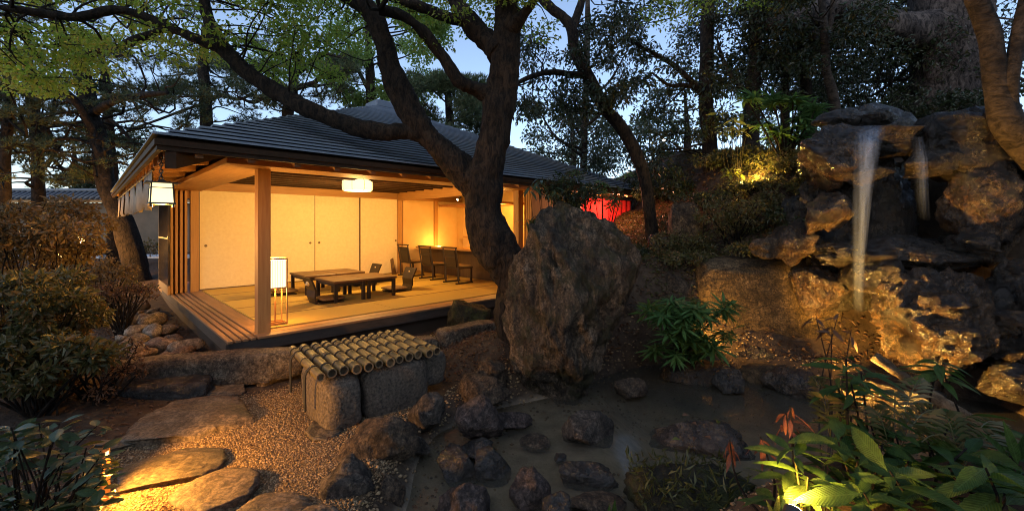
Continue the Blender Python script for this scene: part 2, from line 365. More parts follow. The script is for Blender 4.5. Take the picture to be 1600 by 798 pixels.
def terrain(x, y):
    x = np.asarray(x, float); y = np.asarray(y, float)
    hill = 1.25*S((y-5.7)/1.2)*S((x-.9)/.9)
    hill = hill+1.0*S((y-7)/5)*S((x-1.2)/2)
    hill = hill+1.55*S((y-6.1)/1.2)*S((x-3.3)/1.2)
    side = 2.6*S((x-5.4)/1.0)*S((y-3.0)/1.5)
    hill = np.maximum(hill, side)
    z = hill*1.0+.32*np.exp(-((x+.15)**2+(y-5.75)**2)/.6)
    z = z+.5*S((x-1.25)/.5)*S((2.9-y)/.5)
    z = z+.35*S((y-8)/6)*S((-x-6)/3)
    # mound of the left shrub bed
    z = z+.22*np.exp(-((x+4.6)**2+(y-3.9)**2)/1.1)
    sd = poly_sd(x, y)
    deep = .22+.5*S((x-.75)/1.0)
    z = np.where(sd > -.12, z*(1-S((sd+.12)/.3))-deep*S((sd+.08)/.45), z)
    p = np.stack([x, y, 0*x], -1)
    z = z+.03*fbm(p*1.7, 3)*(1+1.5*S((x-.8)/1))
    return z
def tz(x, y): return float(terrain(np.array([x]), np.array([y]))[0])
xs = np.concatenate([np.linspace(-90, -9.5, 18), np.arange(-9, 9.01, .09), np.linspace(9.6, 90, 18)])
ys = np.concatenate([np.linspace(-40, .6, 8), np.arange(.9, 13.01, .09), np.linspace(14, 140, 26)])
X, Y = np.meshgrid(xs, ys); Z = terrain(X, Y)
idx = np.arange(X.size).reshape(X.shape)
gq = np.stack([idx[:-1, :-1], idx[:-1, 1:], idx[1:, 1:], idx[1:, :-1]], -1).reshape(-1, 4)
me = mesh_np('ground', np.stack([X, Y, Z], -1), [gq], True)
GRAV = np.array([(-2.0, 1.5), (-3.0, 2.6), (-2.9, 3.1), (-3.1, 3.7), (-2.9, 4.3), (-2.0, 4.9), (-1.2, 4.5), (-.9, 3.7), (-1.05, 2.9), (-1.05, 1.5)])
gsd = poly_sd(X, Y, GRAV); gm = S((gsd+.15+.12*fbm(np.stack([X*3, Y*3, 0*X], -1), 3))/.3)
at = me.attributes.new('gravel', 'FLOAT', 'POINT'); at.data.foreach_set('value', gm.ravel().astype(np.float32))
wt = S((poly_sd(X, Y)-.12)/.2)
at = me.attributes.new('pond', 'FLOAT', 'POINT'); at.data.foreach_set('value', wt.ravel().astype(np.float32))
m, n, l, b = newmat('garden ground'); setp(b, Roughness=.9, Specular_IOR_Level=.2)
t = noise_node(n, l, 5, 8, .7); soil = ramp(n, l, t.outputs['Fac'], [(.3, (.025, .017, .011)), (.5, (.06, .04, .026)), (.72, (.11, .075, .045))])
t = noise_node(n, l, 55, 3, .6); gr = ramp(n, l, t.outputs['Fac'], [(.3, (.08, .05, .024)), (.7, (.26, .175, .085))])
t = noise_node(n, l, 6, 6, .6); sand = ramp(n, l, t.outputs['Fac'], [(.3, (.30, .23, .15)), (.7, (.56, .45, .31))])
a1 = n.new('ShaderNodeAttribute'); a1.attribute_name = 'gravel'; a2 = n.new('ShaderNodeAttribute'); a2.attribute_name = 'pond'
mx = n.new('ShaderNodeMixRGB'); l.new(a1.outputs['Fac'], mx.inputs[0]); l.new(soil.outputs[0], mx.inputs[1]); l.new(gr.outputs[0], mx.inputs[2])
mx2 = n.new('ShaderNodeMixRGB'); l.new(a2.outputs['Fac'], mx2.inputs[0]); l.new(mx.outputs[0], mx2.inputs[1]); l.new(sand.outputs[0], mx2.inputs[2])
l.new(mx2.outputs[0], b.inputs['Base Color'])
t = noise_node(n, l, 45, 5, .7); bp = n.new('ShaderNodeBump'); bp.inputs['Strength'].default_value = .8; bp.inputs['Distance'].default_value = .03
l.new(t.outputs['Fac'], bp.inputs['Height']); l.new(bp.outputs[0], b.inputs['Normal'])
tag(link('ground', me, m), kind='structure')
# pond water
cx, cy = POND.mean(0); wp = POND.copy()
for k in range(len(wp)):
    d = wp[k]-np.array([1.6, 4.2]); wp[k] = wp[k]+d/np.linalg.norm(d)*.28
m, n, l, b = newmat('pond water')
n.remove(b); tr = n.new('ShaderNodeBsdfTransparent'); tr.inputs[0].default_value = (.88, .83, .72, 1)
dm = n.new('ShaderNodeBsdfDiffuse'); dm.inputs[0].default_value = (.14, .13, .10, 1)
gl = n.new('ShaderNodeBsdfGlossy'); gl.inputs['Roughness'].default_value = .11
m0 = n.new('ShaderNodeMixShader'); m0.inputs[0].default_value = .26; l.new(tr.outputs[0], m0.inputs[1]); l.new(dm.outputs[0], m0.inputs[2])
fr = n.new('ShaderNodeFresnel'); fr.inputs[0].default_value = 1.33
m1 = n.new('ShaderNodeMixShader'); l.new(fr.outputs[0], m1.inputs[0]); l.new(m0.outputs[0], m1.inputs[1]); l.new(gl.outputs[0], m1.inputs[2])
l.new(m1.outputs[0], n['Material Output'].inputs[0])
t = noise_node(n, l, 5, 3, .5); bp = n.new('ShaderNodeBump'); bp.inputs['Strength'].default_value = .035; bp.inputs['Distance'].default_value = .05
l.new(t.outputs['Fac'], bp.inputs['Height']); l.new(bp.outputs[0], gl.inputs['Normal']); l.new(bp.outputs[0], fr.inputs['Normal'])
bm = bmesh.new(); bm.faces.new([bm.verts.new((p[0], p[1], WATER_Z)) for p in wp]); bmesh.ops.recalc_face_normals(bm, faces=bm.faces)
if bm.faces[:][0].normal.z < 0: bmesh.ops.reverse_faces(bm, faces=bm.faces[:])
me = bpy.data.meshes.new('pond_water'); bm.to_mesh(me); bm.free()
tag(link('pond_water', me, m), kind='structure')
# pale path far left
pm = MB().box(-40, -8.5, 18.6, 20.2, -.1, .43); tag(pm.build('stone_path', M['stone_path']), kind='structure')

# ------------------------------------------------------------------ pavilion
P0 = Vector((-3.28, 5.6, 0)); FL = .40; A45 = R(45)
c45 = math.sqrt(.5)
def B(u, v, z=0): return Vector((P0.x+c45*(u-v), P0.y+c45*(u+v), z))
pav = empty('pavilion', P0, A45, 'open tatami pavilion of pale wood under a dark hipped roof, glowing amber inside', 'pavilion')
def part(name, mb, m, parent=pav, bevel=0, smooth=False): return mb.build(name, M[m] if isinstance(m, str) else m, parent, smooth, bevel)
W_, D_ = 4.87, 4.87; E0, CTR, SLOPE, ZE, ZA = -1.2, 3.64, .455, 2.614, 4.82
HALF = CTR-E0
# roof body: pyramid with flat underside sloped boards
bm_ = MB()
c = [(E0, E0), (2*CTR-E0, E0), (2*CTR-E0, 2*CTR-E0), (E0, 2*CTR-E0)]
top = [(x, y, ZE-.015) for x, y in c]+[(CTR, CTR, ZA-.015)]
bot = [(x, y, ZE-.07) for x, y in c]+[(CTR, CTR, ZA-.07)]
bm_.add(top+bot, [(0, 1, 4), (1, 2, 4), (2, 3, 4), (3, 0, 4)], [(6, 5, 9), (7, 6, 9), (8, 7, 9), (5, 8, 9)], [(0, 5, 6, 1), (1, 6, 7, 2), (2, 7, 8, 3), (3, 8, 5, 0)])
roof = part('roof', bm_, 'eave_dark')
ci = [(E0+.06, E0+.06), (2*CTR-E0-.06, E0+.06), (2*CTR-E0-.06, 2*CTR-E0-.06), (E0+.06, 2*CTR-E0-.06)]; zi = ZE+.06*SLOPE
sf = MB().add([(x, y, zi-.074) for x, y in ci]+[(CTR, CTR, ZA-.074)]+[(x, y, zi-.092) for x, y in ci]+[(CTR, CTR, ZA-.092)], [(0, 1, 4), (1, 2, 4), (2, 3, 4), (3, 0, 4), (6, 5, 9), (7, 6, 9), (8, 7, 9), (5, 8, 9)], [(0, 5, 6, 1), (1, 6, 7, 2), (2, 7, 8, 3), (3, 8, 5, 0)])
part('soffit_board', sf, 'eave_wood')
NC = 35; step = HALF/NC
for k in range(4):
    for i in range(NC):
        a0 = HALF-i*step; a1 = max(a0-step*1.12, .0)
        z0 = ZE+i*step*SLOPE; z1 = z0+(a0-a1)*SLOPE
        t0 = .045
        vv = [(-a0-.015, -a0-.015, z0+.024), (a0+.015, -a0-.015, z0+.024), (a1, -a1, z1-.010), (-a1, -a1, z1-.010),
              (-a0-.012, -a0-.012, z0+t0), (a0+.012, -a0-.012, z0+t0), (a1, -a1, z1+.008), (-a1, -a1, z1+.008)]
        rot = Matrix.Rotation(k*math.pi/2, 3, 'Z')
        vv = [tuple(rot @ Vector(p)+Vector((CTR, CTR, 0))) for p in vv]
        part('roof_course', MB().hexa(vv), 'roof', roof)
part('roof_cap', MB().box(CTR-.3, CTR+.3, CTR-.3, CTR+.3, ZA-.12, ZA+.05), 'roof', roof, bevel=.02)
# fascia board under the roof edge, rafters
for (nm, x0, x1, y0, y1) in (('fascia', E0+.02, 2*CTR-E0-.02, E0+.02, E0+.06), ('fascia', E0+.02, E0+.06, E0+.08, 2*CTR-E0-.02)):
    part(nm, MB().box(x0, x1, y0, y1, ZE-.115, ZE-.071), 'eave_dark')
def rafter(x, side):
    # runs up the slope from the eave to past the wall line
    w = .035; a, bb = E0+.1, .35
    if side == 'front' and not (E0+.3 < x < 8): return
    end = min(bb, x-.05) if x < .4 else bb
    if end-a < .15: return
    za, zb = ZE-.094+.1*SLOPE, ZE-.094+(end-E0)*SLOPE
    vv = [(x-w, a, za-.10), (x+w, a, za-.10), (x+w, end, zb-.10), (x-w, end, zb-.10), (x-w, a, za), (x+w, a, za), (x+w, end, zb), (x-w, end, zb)]
    if side == 'left': vv = [(q[1], q[0], q[2]) for q in vv]
    part('rafter', MB().hexa(vv), 'eave_wood')
for k in range(19): rafter(-.85+k*.46, 'front')
for k in range(19): rafter(-.85+k*.46, 'left')
# hip rafter at the corner
za, zb = ZE-.12, ZE-.12+1.5*SLOPE
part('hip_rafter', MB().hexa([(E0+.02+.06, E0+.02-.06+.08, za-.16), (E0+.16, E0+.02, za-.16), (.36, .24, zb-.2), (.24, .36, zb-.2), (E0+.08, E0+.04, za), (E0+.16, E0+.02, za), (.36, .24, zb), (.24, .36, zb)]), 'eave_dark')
# beams
ZB = 2.53
part('head_board', MB().box(-.47, .10, -.44, W_+.1, ZB, ZB+.05), 'pine_y', bevel=.004)
part('head_board', MB().box(.103, W_+.1, -.44, .10, ZB, ZB+.05), 'pine_x', bevel=.004)
part('beam', MB().box(-.50, -.473, -.50, 6.2, ZB-.012, ZB+.055), 'pine_y', bevel=.004)
part('beam', MB().box(-.470, W_+2.4, -.475, -.443, ZB-.012, ZB+.055), 'pine_x', bevel=.004)
part('beam', MB().box(-.08, .08, .083, W_, ZB+.053, 2.68), 'pine_y', bevel=.004)
part('beam', MB().box(-.08, W_+2.4, -.08, .08, ZB+.053, 2.68), 'pine_x', bevel=.004)
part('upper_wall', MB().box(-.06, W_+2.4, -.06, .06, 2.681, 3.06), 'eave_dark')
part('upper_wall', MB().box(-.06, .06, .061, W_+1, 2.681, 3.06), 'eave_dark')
part('beam', MB().box(W_-.11, W_+.03, .083, W_-.05, ZB-.01, ZB+.28), 'pine_y', bevel=.004)
part('lintel', MB().box(.05, W_+2.3, W_-.03, W_+.06, 2.55, 2.60), 'pine_x', bevel=.003)
part('lintel', MB().box(.05, W_+2.3, W_-.012, W_+.08, 2.603, 2.798), 'pine_x')
# short struts over the outer beam
for k in range(9):
    x = -.4+k*.95
    bz = [(-1.02, 2.545), (-.50, 2.60), (-.50, 2.80), (-1.02, 2.57)]
    for (a_, b_) in ((0, 1), (1, 0)):
        V = []
        for sx in (-.045, .045):
            for (vv_, zz_) in bz: V.append((x+sx, vv_, zz_) if a_ == 0 else (vv_, x+sx, zz_))
        part('bracket', MB().add(V, [(0, 3, 2, 1), (4, 5, 6, 7), (0, 1, 5, 4), (1, 2, 6, 5), (2, 3, 7, 6), (3, 0, 4, 7)]), 'pine_x')
# posts
def post(u, v, w=.075, z1=ZB+.05): return part('post', MB().box(u-w, u+w, v-w, v+w, FL+.001, z1), 'pine_z')
post(0, 0); post(-.02, W_+.03, .07, ZB); post(W_-.04, 0); post(W_-.04, W_+.01, .07); post(6.1, W_+.0, .06); post(W_+2.4, 0)
# ceiling boards and joists
part('ceiling', MB().box(.085, W_+2.3, .085, W_-.02, 2.80, 2.83), 'pine_x')
for k in range(11):
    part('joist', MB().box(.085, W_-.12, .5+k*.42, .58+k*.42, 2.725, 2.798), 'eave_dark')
# floor, deck
part('floor_base', MB().box(-.40, W_+2.5, -.20, W_+2.4, FL-.16, FL-.032), 'pine_x')
for k in range(4):
    x = -.44+k*.082
    part('deck_board', MB().box(x, x+.056, -.25, W_+1.2, FL-.03, FL), 'deck_y', bevel=.003)
part('deck_board', MB().box(-.112, .10, .085, W_-.04, FL-.03, FL+.002), 'deck_y', bevel=.003)
part('deck_board', MB().box(-.112, W_+2.4, -.25, -.082, FL-.03, FL), 'deck_x', bevel=.003)
part('deck_board', MB().box(-.112, W_+2.4, -.078, .082, FL-.03, FL+.002), 'pine_x', bevel=.003)
part('deck_groove', MB().box(-.43, -.115, -.24, W_+1.1, FL-.031, FL-.022), 'rail_dark')
part('skirt_board', MB().box(-.46, W_+2.5, -.235, -.205, FL-.17, FL-.031), 'skirt', bevel=.003)
part('skirt_board', MB().box(-.43, -.402, -.235, W_+1.3, FL-.17, FL-.032), 'skirt', bevel=.003)
part('foundation', MB().box(-.36, W_+2.4, -.16, W_+2.4, 0.0-.1, FL-.165), 'rail_dark')
# tatami mats (rows run along u)
for r in range(5):
    y0 = .09+r*.955; off = -.95 if r % 2 else 0
    xx = .105+off
    while xx < W_+1.5:
        a, bb = max(xx, .105), min(xx+1.9, W_+2.2)
        if bb-a > .1:
            t_ = part('tatami_mat', MB().box(a+.003, bb-.003, y0+.003, y0+.952, FL-.03, FL+.012), 'tatami')
            e = MB().box(a+.004, bb-.004, y0+.0035, y0+.014, FL+.012, FL+.0145); e.box(a+.004, bb-.004, y0+.940, y0+.9515, FL+.012, FL+.0145)
            part('edge_band', e, 'tatami_edge', t_)
        xx += 1.9
# fusuma panels
for k in range(4):
    a = .06+k*1.19; yv = W_-.02+(.0 if k % 2 else .035)
    f_ = part('sliding_panel', MB().box(a+.003, a+1.195, yv, yv+.03, FL+.03, 2.548), 'paper')
    fr_ = MB(); zt, zb = 2.548, FL+.015
    fr_.box(a, a+.014, yv-.006, yv+.033, zb, zt).box(a+1.184, a+1.198, yv-.006, yv+.033, zb, zt).box(a+.0145, a+1.1835, yv-.006, yv+.033, zb, zb+.018)
    part('panel_frame', fr_, 'table_top', f_)
    hx = a+(.12 if k in (0, 2) else 1.08)
    cyl = MB().tube([(hx, yv-.008, 1.36), (hx, yv+.01, 1.36)], .028, 14)
    part('finger_pull', cyl, 'brass', f_)
# sliding door stack at the left and right end of the openings
for k in range(4):
    x = -.435+k*.083
    d_ = part('sliding_door', MB().box(x, x+.045, W_-.13+.04*k, W_+1.05, FL+.004, ZB-.002), 'pine_z', bevel=.004)
for k in range(4):
    y = -.43+k*.083
    d_ = part('sliding_door', MB().box(W_-.10+.03*k, W_+1.1, y, y+.045, FL+.004, ZB-.002), 'pine_z', bevel=.004)
gp = part('glass_door', MB().box(-.482, -.452, W_-.2, W_+1.3, FL+.005, ZB-.03), 'glass_dark')
part('kick_board', MB().box(-.487, -.45, W_-.205, W_+1.3, FL+.0, FL+.18), 'pine_z', gp)
part('door_rail', MB().box(-.489, -.449, W_-.206, W_+1.3, 1.52, 1.55), 'metal', gp)
# interior walls beyond the mats
part('wall', MB().box(W_+.03, W_+2.35, W_+.02, W_+.08, FL+.01, 3.03), 'plaster')
part('wall_panel', MB().box(W_+.09, 6.03, W_-.012, W_+.018, FL+.02, 2.54), 'plaster')
part('wall_panel', MB().box(6.17, 6.95, W_-.012, W_+.018, FL+.02, 2.54), 'plaster')
part('wall', MB().box(W_+2.35, W_+2.43, .1, W_+.08, FL+.01, 3.03), 'plaster')
part('wall', MB().box(W_+1.15, W_+2.42, -.06, .06, FL+.01, 2.55), 'brown_wall')
for k in range(8):
    part('plank', MB().box(W_+1.16+k*.157, W_+1.16+k*.157+.152, -.085, -.062, FL+.01, 2.54), 'brown_wall')
part('wall', MB().box(-.36, -.30, W_+1.1, W_+2.4, FL, 3.0), 'brown_wall')
for k in range(8):
    part('plank', MB().box(-.386, -.362, W_+1.1+k*.16, W_+1.1+k*.16+.155, FL, 3.0), 'brown_wall')
part('shelf_recess', MB().box(7.0, 7.2, 3.3, 4.6, FL+1.0, FL+1.05), 'pine_y')
part('soffit', MB().box(6.2, 7.2, 2.0, 4.8, 2.38, 2.44), 'eave_wood')

# pavilion lamps and furniture
def at_floor(u, v, z=FL+.014): return B(u, v, z)
# ceiling lamp
lp = empty('ceiling_lamp', B(2.43, 2.43, 2.797), A45, 'glowing ribbed paper ceiling lamp hanging in the middle of the tatami room', 'lamp')
sh = MB(); pr = [(.0, -.27), (.27, -.27), (.305, -.245), (.31, -.15), (.305, -.06), (.27, -.035), (0, -.035)]
NS = 24; V_ = []; Q_ = []
for i, (r_, z_) in enumerate(pr):
    for k in range(NS):
        a = 2*math.pi*k/NS; V_.append((r_*math.cos(a), r_*math.sin(a), z_))
for i in range(len(pr)-1):
    for k in range(NS):
        Q_.append((i*NS+k, i*NS+(k+1) % NS, (i+1)*NS+(k+1) % NS, (i+1)*NS+k))
sh.add(V_, Q_); sh.build('lamp_shade', M['lamp_glow'], lp, True)
for k in range(8):
    a = 2*math.pi*k/8
    MB().tube([(r_*1.015*math.cos(a), r_*1.015*math.sin(a), z_) for r_, z_ in pr[1:-1]], .005, 5).build('rib', M['table_top'], lp)
MB().tube([(0, 0, -.035), (0, 0, 0)], .012, 8).build('rod', M['metal'], lp)
MB().tube([(0, 0, -.03), (0, 0, -.001)], .06, 12).build('ceiling_plate', M['metal'], lp)
lamp('ceiling_lamp_light', B(2.43, 2.43, 2.33), 86, (1, .56, .16), .22)
# floor lamp
fl_ = empty('floor_lamp', at_floor(.245, .335), A45, 'slim wooden floor lantern with a lit paper box shade, standing behind the corner post', 'lamp')
MB().box(-.108, .108, -.108, .108, .52, .90).build('lamp_shade', M['lamp_glow_soft'], fl_)
for sx in (-1, 1):
    for sy in (-1, 1):
        MB().box(sx*.118-.007, sx*.118+.007, sy*.118-.007, sy*.118+.007, .0, .93).build('leg', M['dark_wood'] if 0 else M['pine_z'], fl_)
for s_ in (-1, 1):
    MB().box(-.110, .110, s_*.118-.007, s_*.118+.007, .0, .03).build('rail', M['pine_x'], fl_)
    MB().box(s_*.118-.007, s_*.118+.007, -.110, .110, .0, .03).build('rail', M['pine_x'], fl_)
    MB().box(-.110, .110, s_*.118-.007, s_*.118+.007, .905, .93).build('rail', M['pine_x'], fl_)
    MB().box(s_*.118-.007, s_*.118+.007, -.110, .110, .905, .93).build('rail', M['pine_x'], fl_)
    for k in range(7):
        t_ = -.096+k*.032
        MB().box(t_-.0012, t_+.0012, s_*.110-.002, s_*.110+.002, .52, .90).build('slat', M['pine_z'], fl_)
        MB().box(s_*.110-.002, s_*.110+.002, t_-.0012, t_+.0012, .52, .90).build('slat', M['pine_z'], fl_)
MB().box(-.11, .11, -.11, .11, .503, .519).build('shade_base', M['pine_x'], fl_)
MB().tube([(0, 0, .03), (0, 0, .5)], .012, 8).build('pole', M['pine_z'], fl_)
MB().box(-.110, .110, -.012, .012, .004, .03).build('cross_bar', M['pine_x'], fl_)
lamp('floor_lamp_light', B(.245, .335, FL+.47), 13, (1, .5, .11), .06)
lamp('floor_lamp_top_light', B(.245, .335, FL+1.0), 22, (1, .55, .14), .06)
# eave lantern
el = empty('eave_lantern', B(-1.08, -.47, 0), A45, 'lit square metal lantern hanging on a chain from the eave corner', 'lantern')
zt, zb = 2.24, 2.04
def frustum(z0, z1, r0, r1, mb): return mb.hexa([(-r0, -r0, z0), (r0, -r0, z0), (r0, r0, z0), (-r0, r0, z0), (-r1, -r1, z1), (r1, -r1, z1), (r1, r1, z1), (-r1, r1, z1)])
frustum(zb, zt, .096, .085, MB()).build('paper_box', M['lamp_glow'], el)
for sx in (-1, 1):
    for sy in (-1, 1):
        MB().tube([(sx*.098, sy*.098, zb), (sx*.087, sy*.087, zt)], .008, 6).build('frame_bar', M['metal'], el)
    MB().box(-.09, .09, sx*.092-.004, sx*.092+.004, zt-.05, zt-.042).build('frame_bar', M['metal'], el)
    MB().box(sx*.092-.004, sx*.092+.004, -.09, .09, zt-.05, zt-.042).build('frame_bar', M['metal'], el)
frustum(zt, zt+.014, .14, .135, MB()).build('lid', M['metal'], el)
frustum(zt+.0205, zt+.045, .04, .02, MB()).build('lid_top', M['metal'], el)
frustum(zb-.02, zb-.001, .11, .11, MB()).build('base', M['metal'], el)
for s_ in (-1, 1): MB().tube([(s_*.09, -.09, zb-.05), (s_*.09, -.09, zb-.02)], .012, 8).build('foot', M['metal'], el)
for k in range(10):
    a = k*math.pi/2; z = zt+.06+k*.036
    q = [(math.cos(t)*.014*math.cos(a), math.cos(t)*.014*math.sin(a), z+.026*math.sin(t)) for t in np.linspace(0, 2*math.pi, 9)]
    MB().tube(q, .0055, 5, cap=False).build('chain_link', M['metal'], el)
lamp('eave_lantern_light', B(-1.08, -.47, 1.97), 30, (1, .44, .07), .05)
# tables
def low_table(u, v, label):
    t = empty('low_table', at_floor(u, v), A45, label, 'low table', 'dark low tables on the tatami')
    MB().box(-.31, .31, -.46, .46, .345, .385).build('table_top', M['table_top'], t, bevel=.006)
    MB().box(-.27, .27, -.42, .42, .285, .343).build('apron', M['dark_wood'], t)
    for sx in (-1, 1):
        for sy in (-1, 1):
            MB().box(sx*.26-.03, sx*.26+.03, sy*.41-.03, sy*.41+.03, .0, .343).build('leg', M['dark_wood'], t, bevel=.004)
    return t
low_table(1.775, 1.75, 'dark low table nearest the floor lantern in the front pair')
low_table(2.40, 1.75, 'dark low table in the front pair, on the side nearest the counter chairs')
low_table(1.72, 3.0, 'dark low table of the rear pair, beside the fusuma, lamp side')
low_table(2.345, 3.0, 'dark low table of the rear pair, in front of the right back zaisu')
def zaisu(u, v, rz, label):
    t = empty('floor_chair', at_floor(u, v), A45+rz, label, 'floor chair', 'legless chairs at the low tables')
    MB().box(-.21, .25, -.21, .21, .0, .022).build('seat', M['dark_wood'], t, bevel=.004)
    pts = [(-.20, .0), (-.245, .12), (-.235, .24), (-.28, .36), (-.33, .47)]; th = .016; wd = [.17, .185, .195, .21, .215]
    mb = MB(); V = []; 
    for (x, z), w_ in zip(pts, wd):
        V += [(x-th, -w_, z), (x-th, w_, z), (x+th, w_, z), (x+th, -w_, z)]
    F_ = []
    for k in range(len(pts)-1):
        for j in range(4):
            F_.append((4*k+j, 4*k+(j+1) % 4, 4*k+4+(j+1) % 4, 4*k+4+j))
    F_ += [(3, 2, 1, 0), (16, 17, 18, 19)]
    mb.add(V, F_).build('backrest', M['dark_wood'], t)
    e = MB().tube([(-.283, 0, .355), (-.325, 0, .375)], .042, 14)
    e.build('hand_hole', M['paper'], t)
    return t
def cushion(u, v, label, s=.24, h=.09, z=FL+.014):
    bm = bmesh.new(); bmesh.ops.create_uvsphere(bm, u_segments=20, v_segments=10, radius=1)
    for q in bm.verts:
        x, y, zz = q.co; f = lambda a: math.copysign(abs(a)**.55, a)
        k = max(abs(x), abs(y), 1e-3); rr = math.hypot(x, y)
        sc_ = rr/k*.93 if rr > 1e-4 else 1
        q.co = (x*sc_*s, y*sc_*s, (zz*.5+.5)*h)
    me = bpy.data.meshes.new('floor_cushion'); bm.to_mesh(me); bm.free()
    for p_ in me.polygons: p_.use_smooth = True
    o = link('floor_cushion', me, M['cushion'], None, B(u, v, z), (0, 0, A45))
    return tag(o, label, 'cushion', 'brown floor cushions at the low tables')
zaisu(1.42, 1.56, 0, 'legless dark chair at the near end of the front tables, back to the floor lantern')
zaisu(3.05, 1.85, math.pi, 'legless dark chair at the counter end of the front low tables')
zaisu(1.10, 3.05, 0, 'legless dark chair at the lamp end of the rear tables')
zaisu(2.95, 3.2, math.pi, 'legless dark chair at the counter end of the rear tables, before the fusuma')
cushion(1.50, 1.56, 'brown cushion on the floor chair nearest the floor lantern', z=FL+.037)
cushion(2.97, 1.85, 'brown pointed cushion on the floor chair at the right end of the front tables', z=FL+.037)
cushion(1.18, 3.05, 'brown cushion on the floor chair behind the floor lantern', z=FL+.037)
cushion(2.87, 3.2, 'brown cushion on the rear floor chair before the fusuma', z=FL+.037)
# folded board leaning on the last fusuma
lb = MB().hexa([(0, 0, 0), (.14, 0, 0), (.14, .03, 0), (0, .03, 0), (.02, .12, .42), (.10, .12, .46), (.10, .15, .46), (.02, .15, .42)])
tag(lb.build('seat_back_board', M['table_top'], None, bevel=.004, loc=at_floor(4.45, 4.58), rot=(0, 0, A45)), 'brown spare chair back leaning on the last paper panel', 'board')
# counter, chairs
ct = empty('counter', at_floor(5.55, 2.5), A45, 'long pale wood bar counter with dark front behind the three chairs', 'counter')
MB().box(-.30, .30, -2.1, 2.15, .72, .77).build('counter_top', M['pine_y'], ct, bevel=.006)
MB().box(-.05, .25, -2.05, 2.1, .0, .718).build('counter_front', M['brown_wall'], ct)
def chair(v, label):
    t = empty('counter_chair', at_floor(4.72, v), A45, label, 'chair', 'dark chairs at the counter')
    for s_ in (-1, 1):
        y = s_*.25
        MB().tube([(-.16, y, .03), (-.17, y, .36), (-.215, y, .62), (-.25, y, .86)], [.022, .024, .022, .02], 4, smoothn=9).build('rear_post', M['dark_wood'], t)
        MB().box(.20, .24, y-.02, y+.02, .03, .355).build('leg', M['dark_wood'], t)
        MB().box(-.24, .27, y-.022, y+.022, .0, .03).build('runner', M['dark_wood'], t, bevel=.004)
    MB().box(-.17, .26, -.27, .27, .356, .39).build('seat', M['dark_wood'], t, bevel=.005)
    MB().box(-.14, .25, -.235, .235, .391, .425).build('seat_pad', M['cushion'], t, bevel=.012)
    mb = MB(); mb.hexa([(-.18, -.19, .392), (-.155, -.19, .392), (-.155, .19, .392), (-.18, .19, .392), (-.25, -.20, .80), (-.23, -.20, .80), (-.23, .20, .80), (-.25, .20, .80)])
    mb.build('back_splat', M['dark_wood'], t)
    MB().box(-.272, -.228, -.285, .285, .84, .87).build('top_rail', M['dark_wood'], t, bevel=.005)
    MB().box(-.238, -.212, -.23, .23, .62, .66).build('back_rail', M['dark_wood'], t)
    return t
chair(4.05, 'dark wooden counter chair nearest the paper panels')
chair(3.0, 'dark wooden counter chair in the middle of the three')
chair(1.95, 'dark wooden counter chair nearest the big tree trunk')
for (u, v, h, r_, lbl) in ((5.6, 1.55, .16, .04, 'small dark jar on the counter beside the tree trunk'), (5.7, 1.75, .11, .05, 'squat white cup on the counter near the dark jar')):
    j = MB(); pr = [(.001, 0), (r_, 0), (r_*1.1, h*.4), (r_*.6, h*.85), (r_*.7, h), (.001, h)]
    V_ = [(a*math.cos(2*math.pi*k/12), a*math.sin(2*math.pi*k/12), z) for a, z in pr for k in range(12)]
    Q_ = [(i*12+k, i*12+(k+1) % 12, (i+1)*12+(k+1) % 12, (i+1)*12+k) for i in range(len(pr)-1) for k in range(12)]
    tag(j.add(V_, Q_).build('jar', M['metal'] if h > .12 else M['paper'], None, True, loc=at_floor(u, v, FL+.014+.771)), lbl, 'jar')
sp = empty('spotlight', B(W_-.04, 2.0, ZB-.01), A45, 'small black spotlight clamped under the cross beam above the counter chairs', 'spotlight')
MB().tube([(0, 0, 0), (0, 0, -.05)], .012, 8).build('stem', M['metal'], sp)
MB().tube([(.03, 0, -.045), (-.07, 0, -.095)], .032, 12).build('can', M['metal'], sp)
MB().tube([(-.066, 0, -.093), (-.073, 0, -.0965)], .026, 12).build('lens', M['bulb'], sp)
for k, u_ in enumerate((1.0, 2.4, 3.8)):  # hidden spots added to even out the light on the paper panels
    s2 = empty('spotlight', B(u_, .16, 2.70), A45, ('added wall washer spotlight hidden behind the front beam, nearest the corner post', 'added wall washer spotlight hidden behind the front beam, in the middle', 'added wall washer spotlight hidden behind the front beam, nearest the big tree')[k], 'spotlight')
    MB().tube([(0, 0, .10), (0, 0, .02)], .012, 8).build('stem', M['metal'], s2)
    MB().tube([(0, -.05, .025), (0, .05, .0)], .03, 12).build('can', M['metal'], s2)
    MB().tube([(0, .051, -.0005), (0, .056, -.0015)], .025, 12).build('lens', M['bulb'], s2)
    lamp('added_washer_light', B(u_, .26, 2.66), 66, (1, .56, .17), .03, spot=100, target=B(u_, W_, 1.3), blend=.8)
lamp('counter_wash_light', B(5.95, 4.45, FL+.85), 14, (1, .5, .1), .05)
lamp('counter_room_light', B(6.3, 2.2, 2.35), 88, (1, .48, .08), .15)
